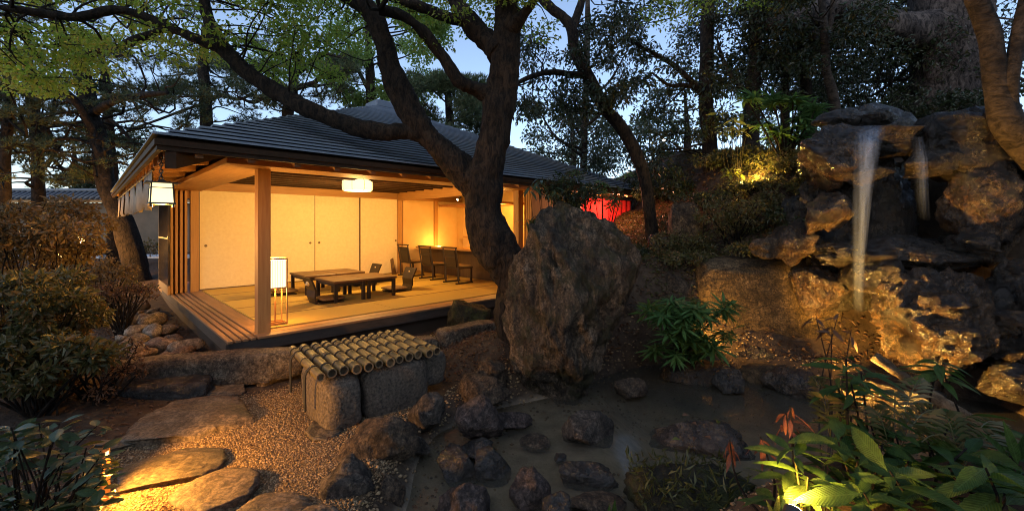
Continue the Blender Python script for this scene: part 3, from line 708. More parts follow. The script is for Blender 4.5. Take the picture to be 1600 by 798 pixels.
# hanging curtain strips under the left eave
cu = empty('hanging_blind', B(-1.07, 4.5, 0), A45, 'row of beige cloth strips hung under the left eave', 'curtain')
for k in range(6):
    y0 = -4.0+k*1.35; y1 = y0+.92
    NN = 10; V = []; 
    for i in range(NN+1):
        y = y0+(y1-y0)*i/NN; dx = .03*math.sin(i*1.7+k)+.015*math.sin(i*3.1)
        zt_ = 2.46; zb_ = 2.02+.03*math.sin(i*.9+k*2)
        for zz in (zb_, (zb_+zt_)/2, zt_):
            f_ = (zt_-zz)/.45
            V += [(dx*f_-.006, y, zz), (dx*f_+.006, y, zz)]
    Q = []
    for i in range(NN):
        a = i*6; c_ = a+6
        Q += [(a, a+2, c_+2, c_), (a+2, a+4, c_+4, c_+2), (a+1, c_+1, c_+3, a+3), (a+3, c_+3, c_+5, a+5), (a, c_, c_+1, a+1), (a+4, a+5, c_+5, c_+4)]
    MB().add(V, Q).build('cloth_strip', M['cloth'], cu, True)
MB().tube([(0, -4.1, 2.47), (0, 4.0, 2.47)], .015, 8).build('rod', M['dark_wood'], cu)
# red cloth beyond the far corner
rc = empty('red_curtain', B(W_+1.75, -.42, 0), A45, 'bright red cloth curtain lit from inside beyond the right end of the pavilion', 'curtain')
for k in range(4):
    V = []; NN = 12
    for i in range(NN+1):
        y = -.35+k*.62+.58*i/NN; dx = .035*math.sin(i*1.3+k)
        V += [(y, dx-.006, .95), (y, dx+.006, .95), (y, dx-.006, 2.45), (y, dx+.006, 2.45)]
    Q = []
    for i in range(NN):
        a = 4*i; c_ = a+4
        Q += [(a, c_, c_+2, a+2), (a+1, a+3, c_+3, c_+1), (a, a+1, c_+1, c_), (a+2, c_+2, c_+3, a+3)]
    MB().add(V, Q).build('cloth_panel', M['red_cloth'], rc, True)
MB().tube([(-.4, 0, 2.47), (2.2, 0, 2.47)], .02, 8).build('rod', M['dark_wood'], rc)
lamp('red_curtain_light', B(W_+2.2, -1.0, 2.4), 40, (1, .4, .2), .06)
ww = empty('white_wall', (4.4, 15.5, 0), 0, 'pale plaster garden wall seen between trunks beyond the red curtain', 'wall')
MB().box(-2.4, 2.4, -.1, .1, 0, 3.0).build('wall_body', M['white_plaster'], ww)
MB().box(-2.5, 2.5, -.3, .3, 3.0, 3.12).build('coping', M['tile'], ww)

# far garden wall at left
gw = empty('garden_wall', (-21, 23, 0), 0, 'long dark plaster garden wall with a grey tiled coping behind the left trees', 'wall')
MB().box(-14, 12, -.2, .2, -.1, 3.0).build('wall_body', M['wall_plaster'], gw)
MB().box(-14, 12, -.62, -.5, 3.0, 3.14).build('eave_board', M['pine_x'], gw)
MB().hexa([(-14, -.7, 3.145), (12, -.7, 3.145), (12, .7, 3.145), (-14, .7, 3.145), (-14, -.7, 3.2), (12, -.7, 3.2), (12, .05, 3.62), (-14, .05, 3.62)]).build('coping_bed', M['tile'], gw)
tm = None
for k in range(86):
    x = -13.9+k*.3
    if tm is None:
        tm = MB().tube([(0, -.78, 3.21), (0, -.05, 3.62)], .075, 8).mesh('roof_tile', True)
    link('roof_tile', tm, M['tile'], gw, (x, 0, 0))
MB().tube([(-14, 0, 3.68), (12, 0, 3.68)], .11, 10).build('ridge', M['tile'], gw, True)

# ------------------------------------------------------------------ rocks
ICO = {}
def ico(sub):
    if sub not in ICO:
        bm = bmesh.new(); bmesh.ops.create_icosphere(bm, subdivisions=sub, radius=1)
        v = np.array([q.co[:] for q in bm.verts]); f = np.array([[q.index for q in t.verts] for t in bm.faces]); bm.free()
        ICO[sub] = (v/np.linalg.norm(v, axis=1)[:, None], f)
    return ICO[sub]
def rock_verts(seed, sub, planes=12, rough=.16, freq=1.5, lo=.5, hi=.84):
    v, f = ico(sub); g = np.random.default_rng(seed)
    n_ = g.normal(size=(planes, 3)); n_ /= np.linalg.norm(n_, axis=1)[:, None]; d = g.uniform(lo, max(hi, lo+.1), planes)
    dt = v@n_.T; r = np.where(dt > .05, d/np.maximum(dt, .05), 9)
    r = np.minimum(r.min(1), 1.0)
    strata = 0
    if rough >= .14 and sub >= 5:
        wv = v@np.array([.25, .1, .96])*5.5+1.3*fbm(v*1.6+seed, 3); strata = .05*(np.abs((wv % 1)-.5)*2-.5)+.035*fbm(v*np.array([4, 4, 9])+seed, 4)
    rg = 1-np.abs(fbm(v*freq*1.7+seed*1.3, 4))*2.2
    r = r*(1+strata+rough*1.25*fbm(v*freq+seed*3.7, 5)+rough*.55*(rg-.5)+.35*rough*np.abs(vnoise(v*freq*5+seed))+.12*rough*vnoise(v*freq*14+seed))
    return v*r[:, None], f
def rock(name, label, cat, x, y, z, sx, sy, sz, m='rock_grey', seed=0, rz=0, sub=4, planes=13, rough=.17, freq=1.6, group=None, box=0, tilt=(0, 0), lo=.5):
    v, f = rock_verts(seed, sub, planes, rough, freq, lo)
    if box: v = np.sign(v)*np.abs(v)**(1-box)
    v = v/np.abs(v).max(0)
    o = link(name, mesh_np(name, v*np.array([sx, sy, sz])/2, [f], True), M[m], None, (x, y, z), (tilt[0], tilt[1], rz))
    return tag(o, label, cat, group)
def rockpx(label, px, py, wpx, h, m, seed, zb=0, dr=.85, sink=.38, name='rock', cat='rock', **k):
    """footprint centre seen at (px,py) on height zb; wpx wide in the photo there"""
    g = G(px, py, zb); wd = wpx/FPX*g.y*1.1
    return rock(name, label, cat, g.x, g.y, zb+h*(.5-sink), wd, wd*dr, h, m, seed, **k)
WZ = WATER_Z
# the standing stone: silhouette widths from bottom to top, real thickness
v, f = rock_verts(5, 6, 18, .14, 1.8, .66)
v = v/np.abs(v).max(0)
vz = np.sign(v[:, 2])*np.abs(v[:, 2])**.75; t = (vz+1)/2
hw = np.sqrt(np.maximum(1-v[:, 2]**2, .0))
nx_ = v[:, 0]/np.maximum(hw, .35); ny_ = v[:, 1]/np.maximum(hw, .35)
D0 = 4.75
tk = np.array([0, .03, .14, .26, .385, .51, .6, .69, .785, .86, .92, .97, 1.0]); py_ = 645-tk*(645-320)
Lk = (np.array([835, 820, 800, 778, 760, 750, 748, 758, 788, 808, 828, 850, 872])-800)/FPX*D0
Rk = (np.array([920, 935, 955, 967, 985, 998, 996, 986, 968, 950, 932, 912, 892])-800)/FPX*D0
Ls, Rs = np.interp(t, tk, Lk), np.interp(t, tk, Rk)
X_ = (Ls+Rs)/2+nx_*(Rs-Ls)/2
thk = np.interp(t, tk, [.35, .40, .46, .52, .56, .58, .56, .52, .44, .36, .28, .2, .14])
Y_ = D0+.1+ny_*thk
zb0, zt0 = EYE-(652-HOR)/FPX*(D0-.25), EYE-(318-HOR)/FPX*(D0+.05)
Z_ = zb0+t*(zt0-zb0)
pp = np.stack([X_, Y_, Z_], -1)
ct_ = np.array([(758+985)/2-800, 0, 0])/FPX*D0; dirv = pp-np.array([.55, D0+.1, .9]); dirv /= np.linalg.norm(dirv, axis=1)[:, None]
a1_, a2_ = pp[:, 0]*.8+pp[:, 2]*.6, -pp[:, 0]*.6+pp[:, 2]*.8
qq = np.column_stack([a1_*4.6, pp[:, 1]*3, a2_*1.5]); gg = np.random.default_rng(77); cen = np.array([.52, D0+.1, .85])
for k in range(30):
    nn_ = gg.normal(size=3); nn_[1] -= .5; nn_[2] *= .6; nn_ /= np.linalg.norm(nn_); q_ = (pp-cen)@nn_; dd_ = q_.max()*gg.uniform(.70, .92)
    pp = pp-nn_*np.maximum(0, q_-dd_)[:, None]*.85
pp[:, 0] = .53+(pp[:, 0]-.55)*1.20; pp[:, 2] = zb0+(pp[:, 2]-pp[:, 2].min())*(zt0-zb0)/(pp[:, 2].max()-pp[:, 2].min())
pp[:, 0] += .20*np.clip((pp[:, 2]-zb0)/(zt0-zb0), 0, 1)**2
ridge = 1-np.abs(fbm(qq+3+.6*fbm(pp*1.7, 3)[:, None], 5))*2.2
cell = fbm(np.column_stack([a1_*9, pp[:, 1]*7, a2_*2.4])+fbm(pp*2, 3)[:, None], 4)
pp = pp+dirv*(.12*(ridge-.6)+.085*cell+.06*fbm(pp*1.3+9, 3)+.012*vnoise(pp*21)+.008*vnoise(pp*40))[:, None]
tag(link('standing_stone', mesh_np('standing_stone', pp, [f], True), M['standing']), 'tall rugged standing stone in the middle, narrow at the foot, before the tree trunk', 'boulder')

rockpx('round grey rock below the right end of the bamboo well cover', 672, 658, 66, .42, 'rock_grey', 21, 0)
rockpx('round pinkish rock with pale veins at the foot of the standing stone', 747, 664, 74, .42, 'rock_pink', 22, 0, freq=2)
rockpx('long dark sloping rock under the well at the pond edge', 592, 712, 130, .5, 'rock_brown', 23, -.05, dr=.6, rz=.5)
rockpx('blocky grey and rust rock at the bottom pond edge near the gravel', 542, 775, 92, .4, 'rock_grey', 24, -.05, planes=14)
rockpx('small brown rock beside the bottom pond edge', 610, 775, 44, .26, 'rock_brown', 25, -.1)
rockpx('split dark rock with a pale cleft rising from the shallows', 715, 735, 60, .36, 'rock_dark', 26, WZ, dr=1, rz=.4)
rockpx('dark hump touching the split rock in the shallows', 765, 738, 62, .30, 'rock_dark', 27, WZ)
rockpx('low dark rock behind the split rock in the shallows', 745, 708, 62, .24, 'rock_dark', 42, WZ)
rockpx('pale grey rock at the bottom edge of the pond', 722, 800, 82, .44, 'rock_pink', 28, WZ, freq=2.2)
rockpx('reddish rock with a pale pink top in the shallows', 824, 780, 68, .36, 'rock_pink', 29, WZ)
rockpx('dark wet rock low in the shallow water', 920, 748, 86, .26, 'rock_dark', 30, WZ, dr=.7)
rockpx('flat sunken rock near the mossy block', 925, 787, 100, .14, 'rock_brown', 31, WZ, dr=.6)
rockpx('small sunken stone in the middle of the shallows', 838, 690, 48, .10, 'rock_brown', 32, WZ, sink=.5)
rockpx('tiny dark stone in the shallows', 878, 716, 22, .08, 'rock_dark', 33, WZ, sink=.5)
rockpx('grey wedge rock under the right foot of the standing stone', 912, 678, 90, .42, 'rock_grey', 34, WZ, planes=14, rough=.08, lo=.5)
rockpx('long dark wet rock in the pond with fallen leaves on it', 1092, 690, 140, .34, 'rock_dark', 35, WZ, dr=.55, rz=-.35, planes=6)
rockpx('mossy block of stone at the bottom beside the spotlit plants', 1082, 790, 185, .40, 'rock_moss', 36, WZ, dr=.6, box=.2)
rockpx('brown rock below the well, left of the standing stone', 755, 618, 82, .36, 'rock_brown', 37, 0, dr=.7)
rockpx('twisted root like rock behind the brown rock', 768, 590, 56, .34, 'rock_brown', 38, .1, freq=2.5, rough=.3)
rockpx('dark low rock on the far side of the well', 690, 535, 84, .42, 'rock_dark', 39, 0)
rockpx('mossy dark rock against the big tree trunk', 733, 510, 66, .80, 'rock_moss', 40, .1, dr=.9)
rockpx('pale mortar stone on the pond edge by the standing stone', 800, 660, 64, .16, 'rock_pink', 41, -.12, dr=.5)
rockpx('dark rock at the far pond shore under the palmate shrub', 1085, 592, 120, .36, 'rock_rust', 43, WZ, dr=.5)
rockpx('sandy tan rock at the far pond shore', 1192, 590, 74, .34, 'rock_slab', 44, WZ)
rockpx('black rock by the pond below the broad ochre block', 1245, 612, 84, .5, 'rock_dark', 45, WZ)
for k, (px, py, w_, mm, lb_) in enumerate([(655, 700, 34, 'rock_grey', 'small grey stone between the round rock and the dark sloping rock'), (985, 612, 54, 'rock_brown', 'brown shore stone between standing stone and palmate shrub'), (1140, 600, 50, 'rock_dark', 'dark shore stone next to the sandy tan rock'), (872, 800, 46, 'rock_dark', 'dark stone at the bottom edge between reddish rock and flat sunken rock')]):
    rockpx(lb_, px, py, w_, .2+.12*(k % 3)/2, mm, 300+k, -.08, name='shore_stone', cat='rock', planes=10)
rock('rock', 'added unseen stone blocking the red reflection, behind the standing stone', 'rock', 1.2, 6.35, .35, .7, .5, 1.0, 'rock_brown', 59)  # out of view, added to block the curtain's red reflection in the pond
# retaining blocks and hillside rocks
rock('rock', 'broad ochre flat faced block holding the bank beside the waterfall', 'boulder', 3.82, 6.55, .45, 2.15, 1.0, 1.75, 'rock_slab', 51, rz=-.08, sub=5, planes=5, rough=.07, box=.62)
rock('rock', 'dark low ledge under the broad ochre block', 'boulder', 3.5, 6.02, -.12, 1.9, .5, .5, 'rock_dark', 50, sub=5)
rock('rock', 'brown block left of the broad ochre block, above the palmate shrub', 'boulder', 2.55, 6.7, .6, .75, .8, 1.1, 'rock_brown', 52, planes=8, box=.3)
rock('rock', 'upright grey brown boulder standing on the leafy slope', 'boulder', 3.25, 8.0, 1.75, .6, .5, 1.0, 'rock_brown', 53, planes=8, box=.3)
rock('rock', 'low rounded stone on the slope beside the leaning trunk', 'rock', 1.9, 8.2, 1.3, .5, .5, .45, 'rock_grey', 54)
rock('rock', 'dark stone on the slope beside the upright boulder', 'rock', 2.75, 7.9, 1.5, .5, .4, .5, 'rock_dark', 55)
rock('rock', 'pale slanting stone right behind the standing stone', 'rock', 1.55, 6.5, .75, .35, .5, .8, 'rock_grey', 56, tilt=(.2, .5))
rock('rock', 'brown stone behind the shoulder of the standing stone', 'rock', 1.75, 6.4, .35, .55, .5, .6, 'rock_brown', 57)
rock('rock', 'rough stone on the slope above the palmate shrub', 'rock', 2.1, 6.9, .95, .5, .5, .5, 'rock_brown', 58)
# waterfall cliff
rock('cliff_rock', 'overhanging ledge rock left of the main water stream', 'boulder', 4.35, 5.75, 2.72, 1.15, 1.2, .95, 'rock_rust', 61, rz=.2, sub=5, planes=8, rough=.2)
rock('cliff_rock', 'flat lip slab the water pours over', 'boulder', 5.0, 5.9, 2.93, 1.3, 1.3, .42, 'rock_wet', 62, sub=5, planes=7, rough=.14, box=.25)
rock('cliff_rock', 'big rounded boulder right of the water lip', 'boulder', 5.85, 5.55, 2.85, 1.15, 1.2, 1.15, 'rock_wet', 63, sub=5, planes=7, rough=.16)
rock('cliff_rock', 'tall leaning rock face under the rounded boulder', 'boulder', 5.75, 5.3, 2.0, .95, .9, 1.5, 'rock_rust', 64, sub=5, planes=9, tilt=(0, .25))
rock('cliff_rock', 'recessed rock wall behind the falling water', 'boulder', 4.95, 6.25, 1.7, 1.9, 1.0, 2.4, 'rock_wet', 65, sub=5, planes=18, rough=.34, freq=2.2, box=.2)
rock('cliff_rock', 'rust brown block between the ochre block and the main water stream', 'rock', 4.2, 5.85, .95, .75, .6, .9, 'rock_rust', 95, sub=5, planes=16, rough=.2, freq=2)
rock('cliff_rock', 'wet middle ledge crossing behind the water stream', 'boulder', 5.0, 5.45, 1.42, 2.1, 1.1, .55, 'rock_wet', 66, sub=5, planes=8, rough=.22, rz=-.1)
rock('cliff_rock', 'bulging glistening rock mound at the foot of the fall', 'boulder', 5.0, 5.05, .55, 1.75, 1.3, 1.7, 'rock_rust', 67, sub=6, planes=6, rough=.22, freq=1.9)
rock('cliff_rock', 'dark wet rock at the right edge below the fall', 'boulder', 6.0, 4.75, .7, 1.3, 1.3, 1.6, 'rock_wet', 68, sub=5, planes=8, rough=.2)
rock('cliff_rock', 'ochre lit rock at the right edge beside the middle ledge', 'boulder', 6.2, 5.2, 1.55, .9, .9, .95, 'rock_rust', 69, sub=4)
rock('cliff_rock', 'small rust coloured rock tucked left of the middle ledge', 'rock', 3.95, 6.0, 1.6, .7, .7, .75, 'rock_rust', 70, sub=4)
rock('cliff_rock', 'dark low rock sloping into the pond under the mound', 'boulder', 4.2, 4.7, -.1, 1.2, .7, .55, 'rock_wet', 71, sub=4)
rock('cliff_rock', 'dark back boulder above the water lip', 'boulder', 5.6, 6.6, 3.2, 1.6, 1.0, .9, 'rock_wet', 72, sub=4)
rock('cliff_rock', 'shadowed block at the right edge under the forked trunk', 'boulder', 6.6, 5.2, 2.4, 1.0, 1.0, 1.1, 'rock_wet', 73, sub=4)
for k, (x, y, z, sx, sy, sz, mm, lb_) in enumerate([
  (4.55, 5.55, 2.45, .8, .5, .35, 'rock_wet', 'thin dark shelf under the lip slab beside the main stream'), (5.25, 5.35, 2.55, .7, .6, .4, 'rock_wet', 'dark jutting block between the two streams'),
  (5.55, 5.15, 1.55, .9, .6, .4, 'rock_wet', 'flat wet shelf under the thin trickle'), (4.45, 5.3, 1.15, .8, .6, .5, 'rock_wet', 'dark broken block left of the main stream above the mound'),
  (4.1, 5.6, 1.95, .6, .6, .6, 'rock_rust', 'rust coloured block under the overhanging ledge'), (5.9, 4.9, 1.25, .8, .6, .4, 'rock_rust', 'amber lit ledge right of the glistening mound'),
  (4.7, 4.75, .95, .7, .5, .45, 'rock_rust', 'glistening hump on the upper part of the mound'), (5.5, 4.7, .75, .7, .5, .5, 'rock_rust', 'glistening hump on the right part of the mound'),
  (5.2, 4.3, .15, 1.1, .7, .5, 'rock_wet', 'dark rock at the right foot of the mound'),
  (5.7, 4.0, .2, 1.2, .9, .7, 'rock_wet', 'dark rock by the right edge behind the thicket'), (6.3, 4.4, 1.5, .8, .7, .7, 'rock_wet', 'dark block at the right edge above the mound'),
  (3.5, 5.9, 1.5, .5, .4, .35, 'rock_brown', 'brown stone on top of the broad ochre block'), (5.0, 5.75, 3.25, .5, .4, .25, 'rock_wet', 'small wet stone lying behind the water lip'), (4.6, 6.0, 3.3, .7, .5, .3, 'rock_wet', 'flat dark stone above the overhanging ledge')]):
    rock('cliff_rock', lb_, 'rock', x, y, z, sx, sy, sz, mm, 400+k, rz=k*.7, sub=5 if sx > .75 else 4, planes=14, rough=.2, freq=1.8)
lg = MB().tube([P(1366, 556, 4.25), P(1440, 608, 3.95), P(1535, 668, 3.55)], [.045, .055, .05], 12, .5, True, 24)
tag(lg.build('log', M['log'], None, True), 'pale slanting log lying from the mound down behind the ferns', 'log')
# falling water
m, n, l, b = newmat('falling water')
setp(b, Roughness=.3); b.inputs['Base Color'].default_value = (.62, .74, .95, 1)
tr = n.new('ShaderNodeBsdfTransparent'); t = noise_node(n, l, 3, 1.5, .45, stretch=(9, 9, .10))
r_ = ramp(n, l, t.outputs['Fac'], [(.3, (.05,)*3), (.7, (.22,)*3)]); at_ = n.new('ShaderNodeAttribute'); at_.attribute_name = 'flow'; mu = n.new('ShaderNodeMath'); mu.operation = 'MULTIPLY'
l.new(r_.outputs[0], mu.inputs[0]); l.new(at_.outputs['Fac'], mu.inputs[1]); mx = n.new('ShaderNodeMixShader')
l.new(mu.outputs[0], mx.inputs[0]); l.new(tr.outputs[0], mx.inputs[1]); l.new(b.outputs[0], mx.inputs[2]); l.new(mx.outputs[0], n['Material Output'].inputs[0])
M['fall'] = m; M['trickle'] = m.copy(); M['trickle'].node_tree.nodes[r_.name].color_ramp.elements[0].color = (.0, .0, .0, 1); M['trickle'].node_tree.nodes[r_.name].color_ramp.elements[1].color = (.09, .09, .09, 1)
def fade(rows, py):
    t = (py-rows[0][2])/(rows[-1][2]-rows[0][2]); return min(1, .25+t*9)*(1.0 if t < .3 else max(0, 1-(t-.3)/.7)**.8)
def stream(label, rows, d, name='waterfall'):
    V = []; Q = []; A_ = []
    NX = 12
    for (pl, pr_, py, dd) in rows:
        for i in range(NX+1):
            q = P(pl+(pr_-pl)*i/NX, py, d+dd); bulge = -.05*math.sin(math.pi*i/NX)+.015*math.sin(i*2.3+py*.02); A_ += [math.sin(math.pi*i/NX)**1.2*fade(rows, py)]*2
            V += [(q.x, q.y+bulge, q.z), (q.x, q.y+bulge+.035, q.z)]
    st = 2*(NX+1)
    for r in range(len(rows)-1):
        for i in range(NX):
            a = r*st+2*i
            Q += [(a, a+2, a+st+2, a+st), (a+1, a+st+1, a+st+3, a+3)]
    o = MB().add(V, Q).build(name, M['fall'] if label.startswith('main') else M['trickle'], None, True)
    at_ = o.data.attributes.new('flow', 'FLOAT', 'POINT'); at_.data.foreach_set('value', np.array(A_, np.float32))
    return tag(o, label, 'waterfall')
stream('main silky water stream falling from the lip slab', [(1338, 1388, 197, .35), (1337, 1386, 204, .05), (1336, 1378, 225, .02), (1335, 1370, 270, 0), (1334, 1360, 330, 0), (1332, 1353, 400, 0), (1330, 1349, 490, .0)], 5.15)
stream('thin water trickle over the rounded boulder right of the main fall', [(1426, 1440, 215, .05), (1430, 1448, 250, 0), (1432, 1450, 300, 0), (1436, 1452, 345, .0)], 4.95)

# stepping stones
def stepping(label, px, py, wpx, dpx, m, seed, h=.08, rz=0, rise=.055):
    g = G(px, py, rise*.6); wd = wpx/FPX*g.y
    d0, d1 = G(px, py+dpx/2, rise*.6).y, G(px, py-dpx/2, rise*.6).y
    v, f = rock_verts(seed, 5, 12, .10, 1.5, .62); v = v/np.abs(v).max(0)
    v[:, 2] = np.sign(v[:, 2])*np.abs(v[:, 2])**.22
    v[:, 2] += .16*fbm(v*np.array([2.2, 4, 2])+seed, 5)
    o = link('stepping_stone', mesh_np('stepping_stone', v*np.array([wd/2, (d1-d0)/2, h]), [f], True), M[m], None, (g.x, g.y, rise-h), (0, 0, rz))
    tag(o, label, 'stepping stone', 'stepping stones set in the gravel path')
stepping('small dark stepping stone near the long kerb stone', 338, 606, 104, 30, 'step_stone', 81)
stepping('largest stepping stone with a ridged left side, near the well', 302, 650, 208, 74, 'step_stone', 82, h=.11, rise=.09, rz=.12)
stepping('oval stepping stone half in shadow beside the camellia bush', 258, 727, 172, 68, 'step_dark', 83, rz=.12)
stepping('round stepping stone with two damp spots, brightly lit', 340, 762, 126, 74, 'step_stone', 84, rz=.1)
stepping('stepping stone cut off by the bottom edge', 418, 792, 146, 52, 'step_stone', 85)
stepping('square cut pale stone at the bottom edge beside the pond', 498, 800, 78, 26, 'step_stone', 86)
stepping('little stone at the left end of the well', 424, 586, 46, 26, 'step_stone', 87, rise=.06)
stepping('half hidden stone behind the camellia leaves', 192, 690, 70, 26, 'step_dark', 88)
stepping('flat stone lying under the well in the gravel', 505, 668, 76, 34, 'step_dark', 89, rise=.04)
# kerb stones before the pavilion
def kerb(label, a, b_, h, wdt, seed, z0=-.1, m='kerb_stone'):
    a = Vector(a); b_ = Vector(b_); d = b_-a; L = math.hypot(d.x, d.y)
    v, f = rock_verts(seed, 5, 4, .03, 2.5, .85); v = np.sign(v)*np.abs(v)**.30; v = v/np.abs(v).max(0)
    V = v*np.array([L/2, wdt/2, h/2]); V = V+.035*fbm(V*4+seed, 4)[:, None]*v
    o = link('kerb_stone', mesh_np('kerb_stone', V, [f], True), M[m], None, ((a.x+b_.x)/2, (a.y+b_.y)/2, z0+h/2), (0, 0, math.atan2(d.y, d.x)))
    tag(o, label, 'kerb stone')
kerb('long rough kerb stone in front of the deck corner, beside the cobble pile', (-4.3, 4.5, 0), (-2.45, 5.05, 0), .34, .32, 91, .02)
kerb('rough kerb stone running behind the bamboo well', (-2.4, 5.08, 0), (-1.05, 5.9, 0), .32, .3, 92, -.03)
kerb('rough kerb stone between the well and the big tree', (-1.02, 5.95, 0), (-.25, 6.6, 0), .34, .32, 93, .0)
kerb('lower dark block under the left end of the long kerb stone', (-3.95, 4.28, 0), (-3.2, 4.5, 0), .26, .3, 94, -.06, 'rock_dark')
# cobble pile at the left of the deck
g = np.random.default_rng(4)
desc = ['rounded tan', 'flat grey brown', 'long reddish', 'small pale', 'angular brown', 'smooth oblong']
pile = []; heap = {}
NTH = ['farthest', 'second', 'third', 'fourth', 'fifth', 'sixth']
def near_far(n): return NTH[(n//3) % 6]
for k in range(64):
    for _ in range(60):
        px, py = g.uniform(175, 350), g.uniform(470, 556)
        if px < 175+ (py-470)*.2 or px > 268+(py-470)*1.15: continue
        big = g.uniform(.16, .44) if k < 34 else g.uniform(.08, .16)
        q = G(px, py, .12)
        if q.x-B(-.5, 0, 0).x > 0 and 0: continue
        if all((q.x-a)**2+(q.y-b2)**2 > ((big+c2)*.31)**2 for a, b2, c2 in pile): break
    else: continue
    loc_u = c45*((q.x-P0.x)+(q.y-P0.y)); 
    if loc_u > -.62: continue
    pile.append((q.x, q.y, big))
    where = 'against the deck skirt' if loc_u > -.95 else ('near the kerb stone' if py > 525 else ('mid pile' if loc_u > -1.8 else 'on the shrub side of the pile'))
    s3 = g.uniform(.55, .9)
    o = rock('cobble', 'stone', 'stone', q.x, q.y, .06+big*.14, big*1.25, big*s3, big*.62, 'river_red' if k % 3 == 2 else 'river', 200+k, rz=g.uniform(0, 3), sub=3, planes=9, rough=.12, group='stones heaped beside the deck', lo=.6)
    heap.setdefault(f'{desc[k % 6]} stone {where}', []).append(o)
NTH = ['nearest', 'second nearest', 'third nearest', 'fourth nearest', 'fifth nearest', 'sixth nearest', 'seventh nearest', 'eighth nearest']
for base, os_ in heap.items():
    for k, o in enumerate(sorted(os_, key=lambda o: o.location.y)):
        o['label'] = base+' left of the deck' if len(os_) == 1 else f'{base}, {NTH[k]} to the kerb of its sort'
for o in list(COL.objects):
    if o.name.startswith('shore_stone'): o['category'] = 'stone'

# ------------------------------------------------------------------ bamboo covered well
wl = empty('stone_well', (-1.53, 4.42, 0), R(40), 'low square granite well curb under a bamboo lid', 'well')
def gblock(name, x0, x1, y0, y1, z0, z1, seed):
    v, f = ico(5); v = np.sign(v)*np.abs(v)**.42; v = v/np.abs(v).max(0)
    V = v*np.array([(x1-x0)/2, (y1-y0)/2, (z1-z0)/2])+np.array([(x0+x1)/2, (y0+y1)/2, (z0+z1)/2])
    V = V+v*(.03*fbm(V*5+seed, 4))[:, None]
    return link(name, mesh_np(name, V, [f], True), M['granite'], wl)
gblock('stone_block', -.56, -.20, -.56, .30, -.08, .455, 1)
gblock('stone_block', -.195, .48, -.52, -.18, -.08, .46, 2)
gblock('stone_block', .46, .74, -.42, -.1, .10, .45, 3)
gblock('stone_block', .2, .5, -.14, .48, -.08, .44, 5)
gblock('stone_block', -.5, .16, .22, .5, -.08, .44, 4)
bc = empty('bamboo_cover', (-1.53, 4.42, 0), R(39), 'lid of twelve bamboo poles lashed with black rope over the well', 'well cover')
CUL = [-.575+.104*k for k in range(12)]
lash = MB()
for k, x in enumerate(CUL):
    g = np.random.default_rng(60+k); r0 = .042+g.uniform(-.003, .003)+g.uniform(-.003, .003); y0, y1 = -.52+g.uniform(-.035, .035), .49+g.uniform(-.03, .03)
    nodes_ = [y0+.14+g.uniform(-.05, .05)+j*.36 for j in range(4)]
    prof = [(y0, r0)]
    for q in nodes_:
        if q < y1-.05: prof += [(q-.012, r0), (q-.004, r0*1.09), (q+.004, r0*1.09), (q+.012, r0*.985)]
    prof += [(y1, r0)]
    zc = .505; NS = 14; V = []; Q = []
    for (yy, rr) in prof:
        for j in range(NS):
            a = 2*math.pi*j/NS; V.append((x+rr*math.cos(a), yy, zc+rr*math.sin(a)))
    for i in range(len(prof)-1):
        for j in range(NS):
            Q.append((i*NS+j, i*NS+(j+1) % NS, (i+1)*NS+(j+1) % NS, (i+1)*NS+j))
    cm = MB().add(V, Q).build('bamboo_culm', M['bamboo'], bc, True)
    rot = g.uniform(-.02, .02)
    for (ye, dy) in ((y0, .035), (y1, -.035)):
        V = []; Q = []
        for (yy, rr) in ((ye, r0), (ye-.001*np.sign(dy), r0*.99), (ye-.001*np.sign(dy), r0*.74)):
            V += [(x+rr*math.cos(2*math.pi*j/NS), yy, zc+rr*math.sin(2*math.pi*j/NS)) for j in range(NS)]
        for i in range(2):
            Q += [(i*NS+j, (i+1)*NS+j, (i+1)*NS+(j+1) % NS, i*NS+(j+1) % NS) for j in range(NS)]
        MB().add(V, Q).build('cut_end', M['bamboo_end'], cm)
        V = [(x+r0*.74*math.cos(2*math.pi*j/NS), yy, zc+r0*.74*math.sin(2*math.pi*j/NS)) for yy in (ye, ye+dy) for j in range(NS)]+[(x, ye+dy, zc)]
        MB().add(V, [(j, NS+j, NS+(j+1) % NS, (j+1) % NS) for j in range(NS)], [(NS+j, 2*NS, NS+(j+1) % NS) for j in range(NS)]).build('hollow', M['bamboo_end'] if k % 3 == 0 else M['bamboo_in'], cm)
    for yl in (-.32, -.03, .26, .40):
        lash.tube([(x, yl-.012, zc), (x, yl+.012, zc)], r0+.006, 14)
lash.build('lashing', M['rope'], bc); 
for o in [q for q in bc.children if q.name.startswith('lashing')]: o['kind'] = 'stuff'
for (x, y) in ((-.64, -.30), (-.64, .26)):
    mb = MB()
    for s_ in (-.012, .012):
        mb.tube([(x+.05, y+s_, .53), (x, y+s_, .48), (x-.005, y+s_, .33), (x+.0, y+s_, .16)], .009, 6, smoothn=10)
    mb.tube([(x-.003, y-.02, .16), (x-.003, y+.02, .16)], .01, 6)
    mb.build('strap', M['rope'], bc, True)

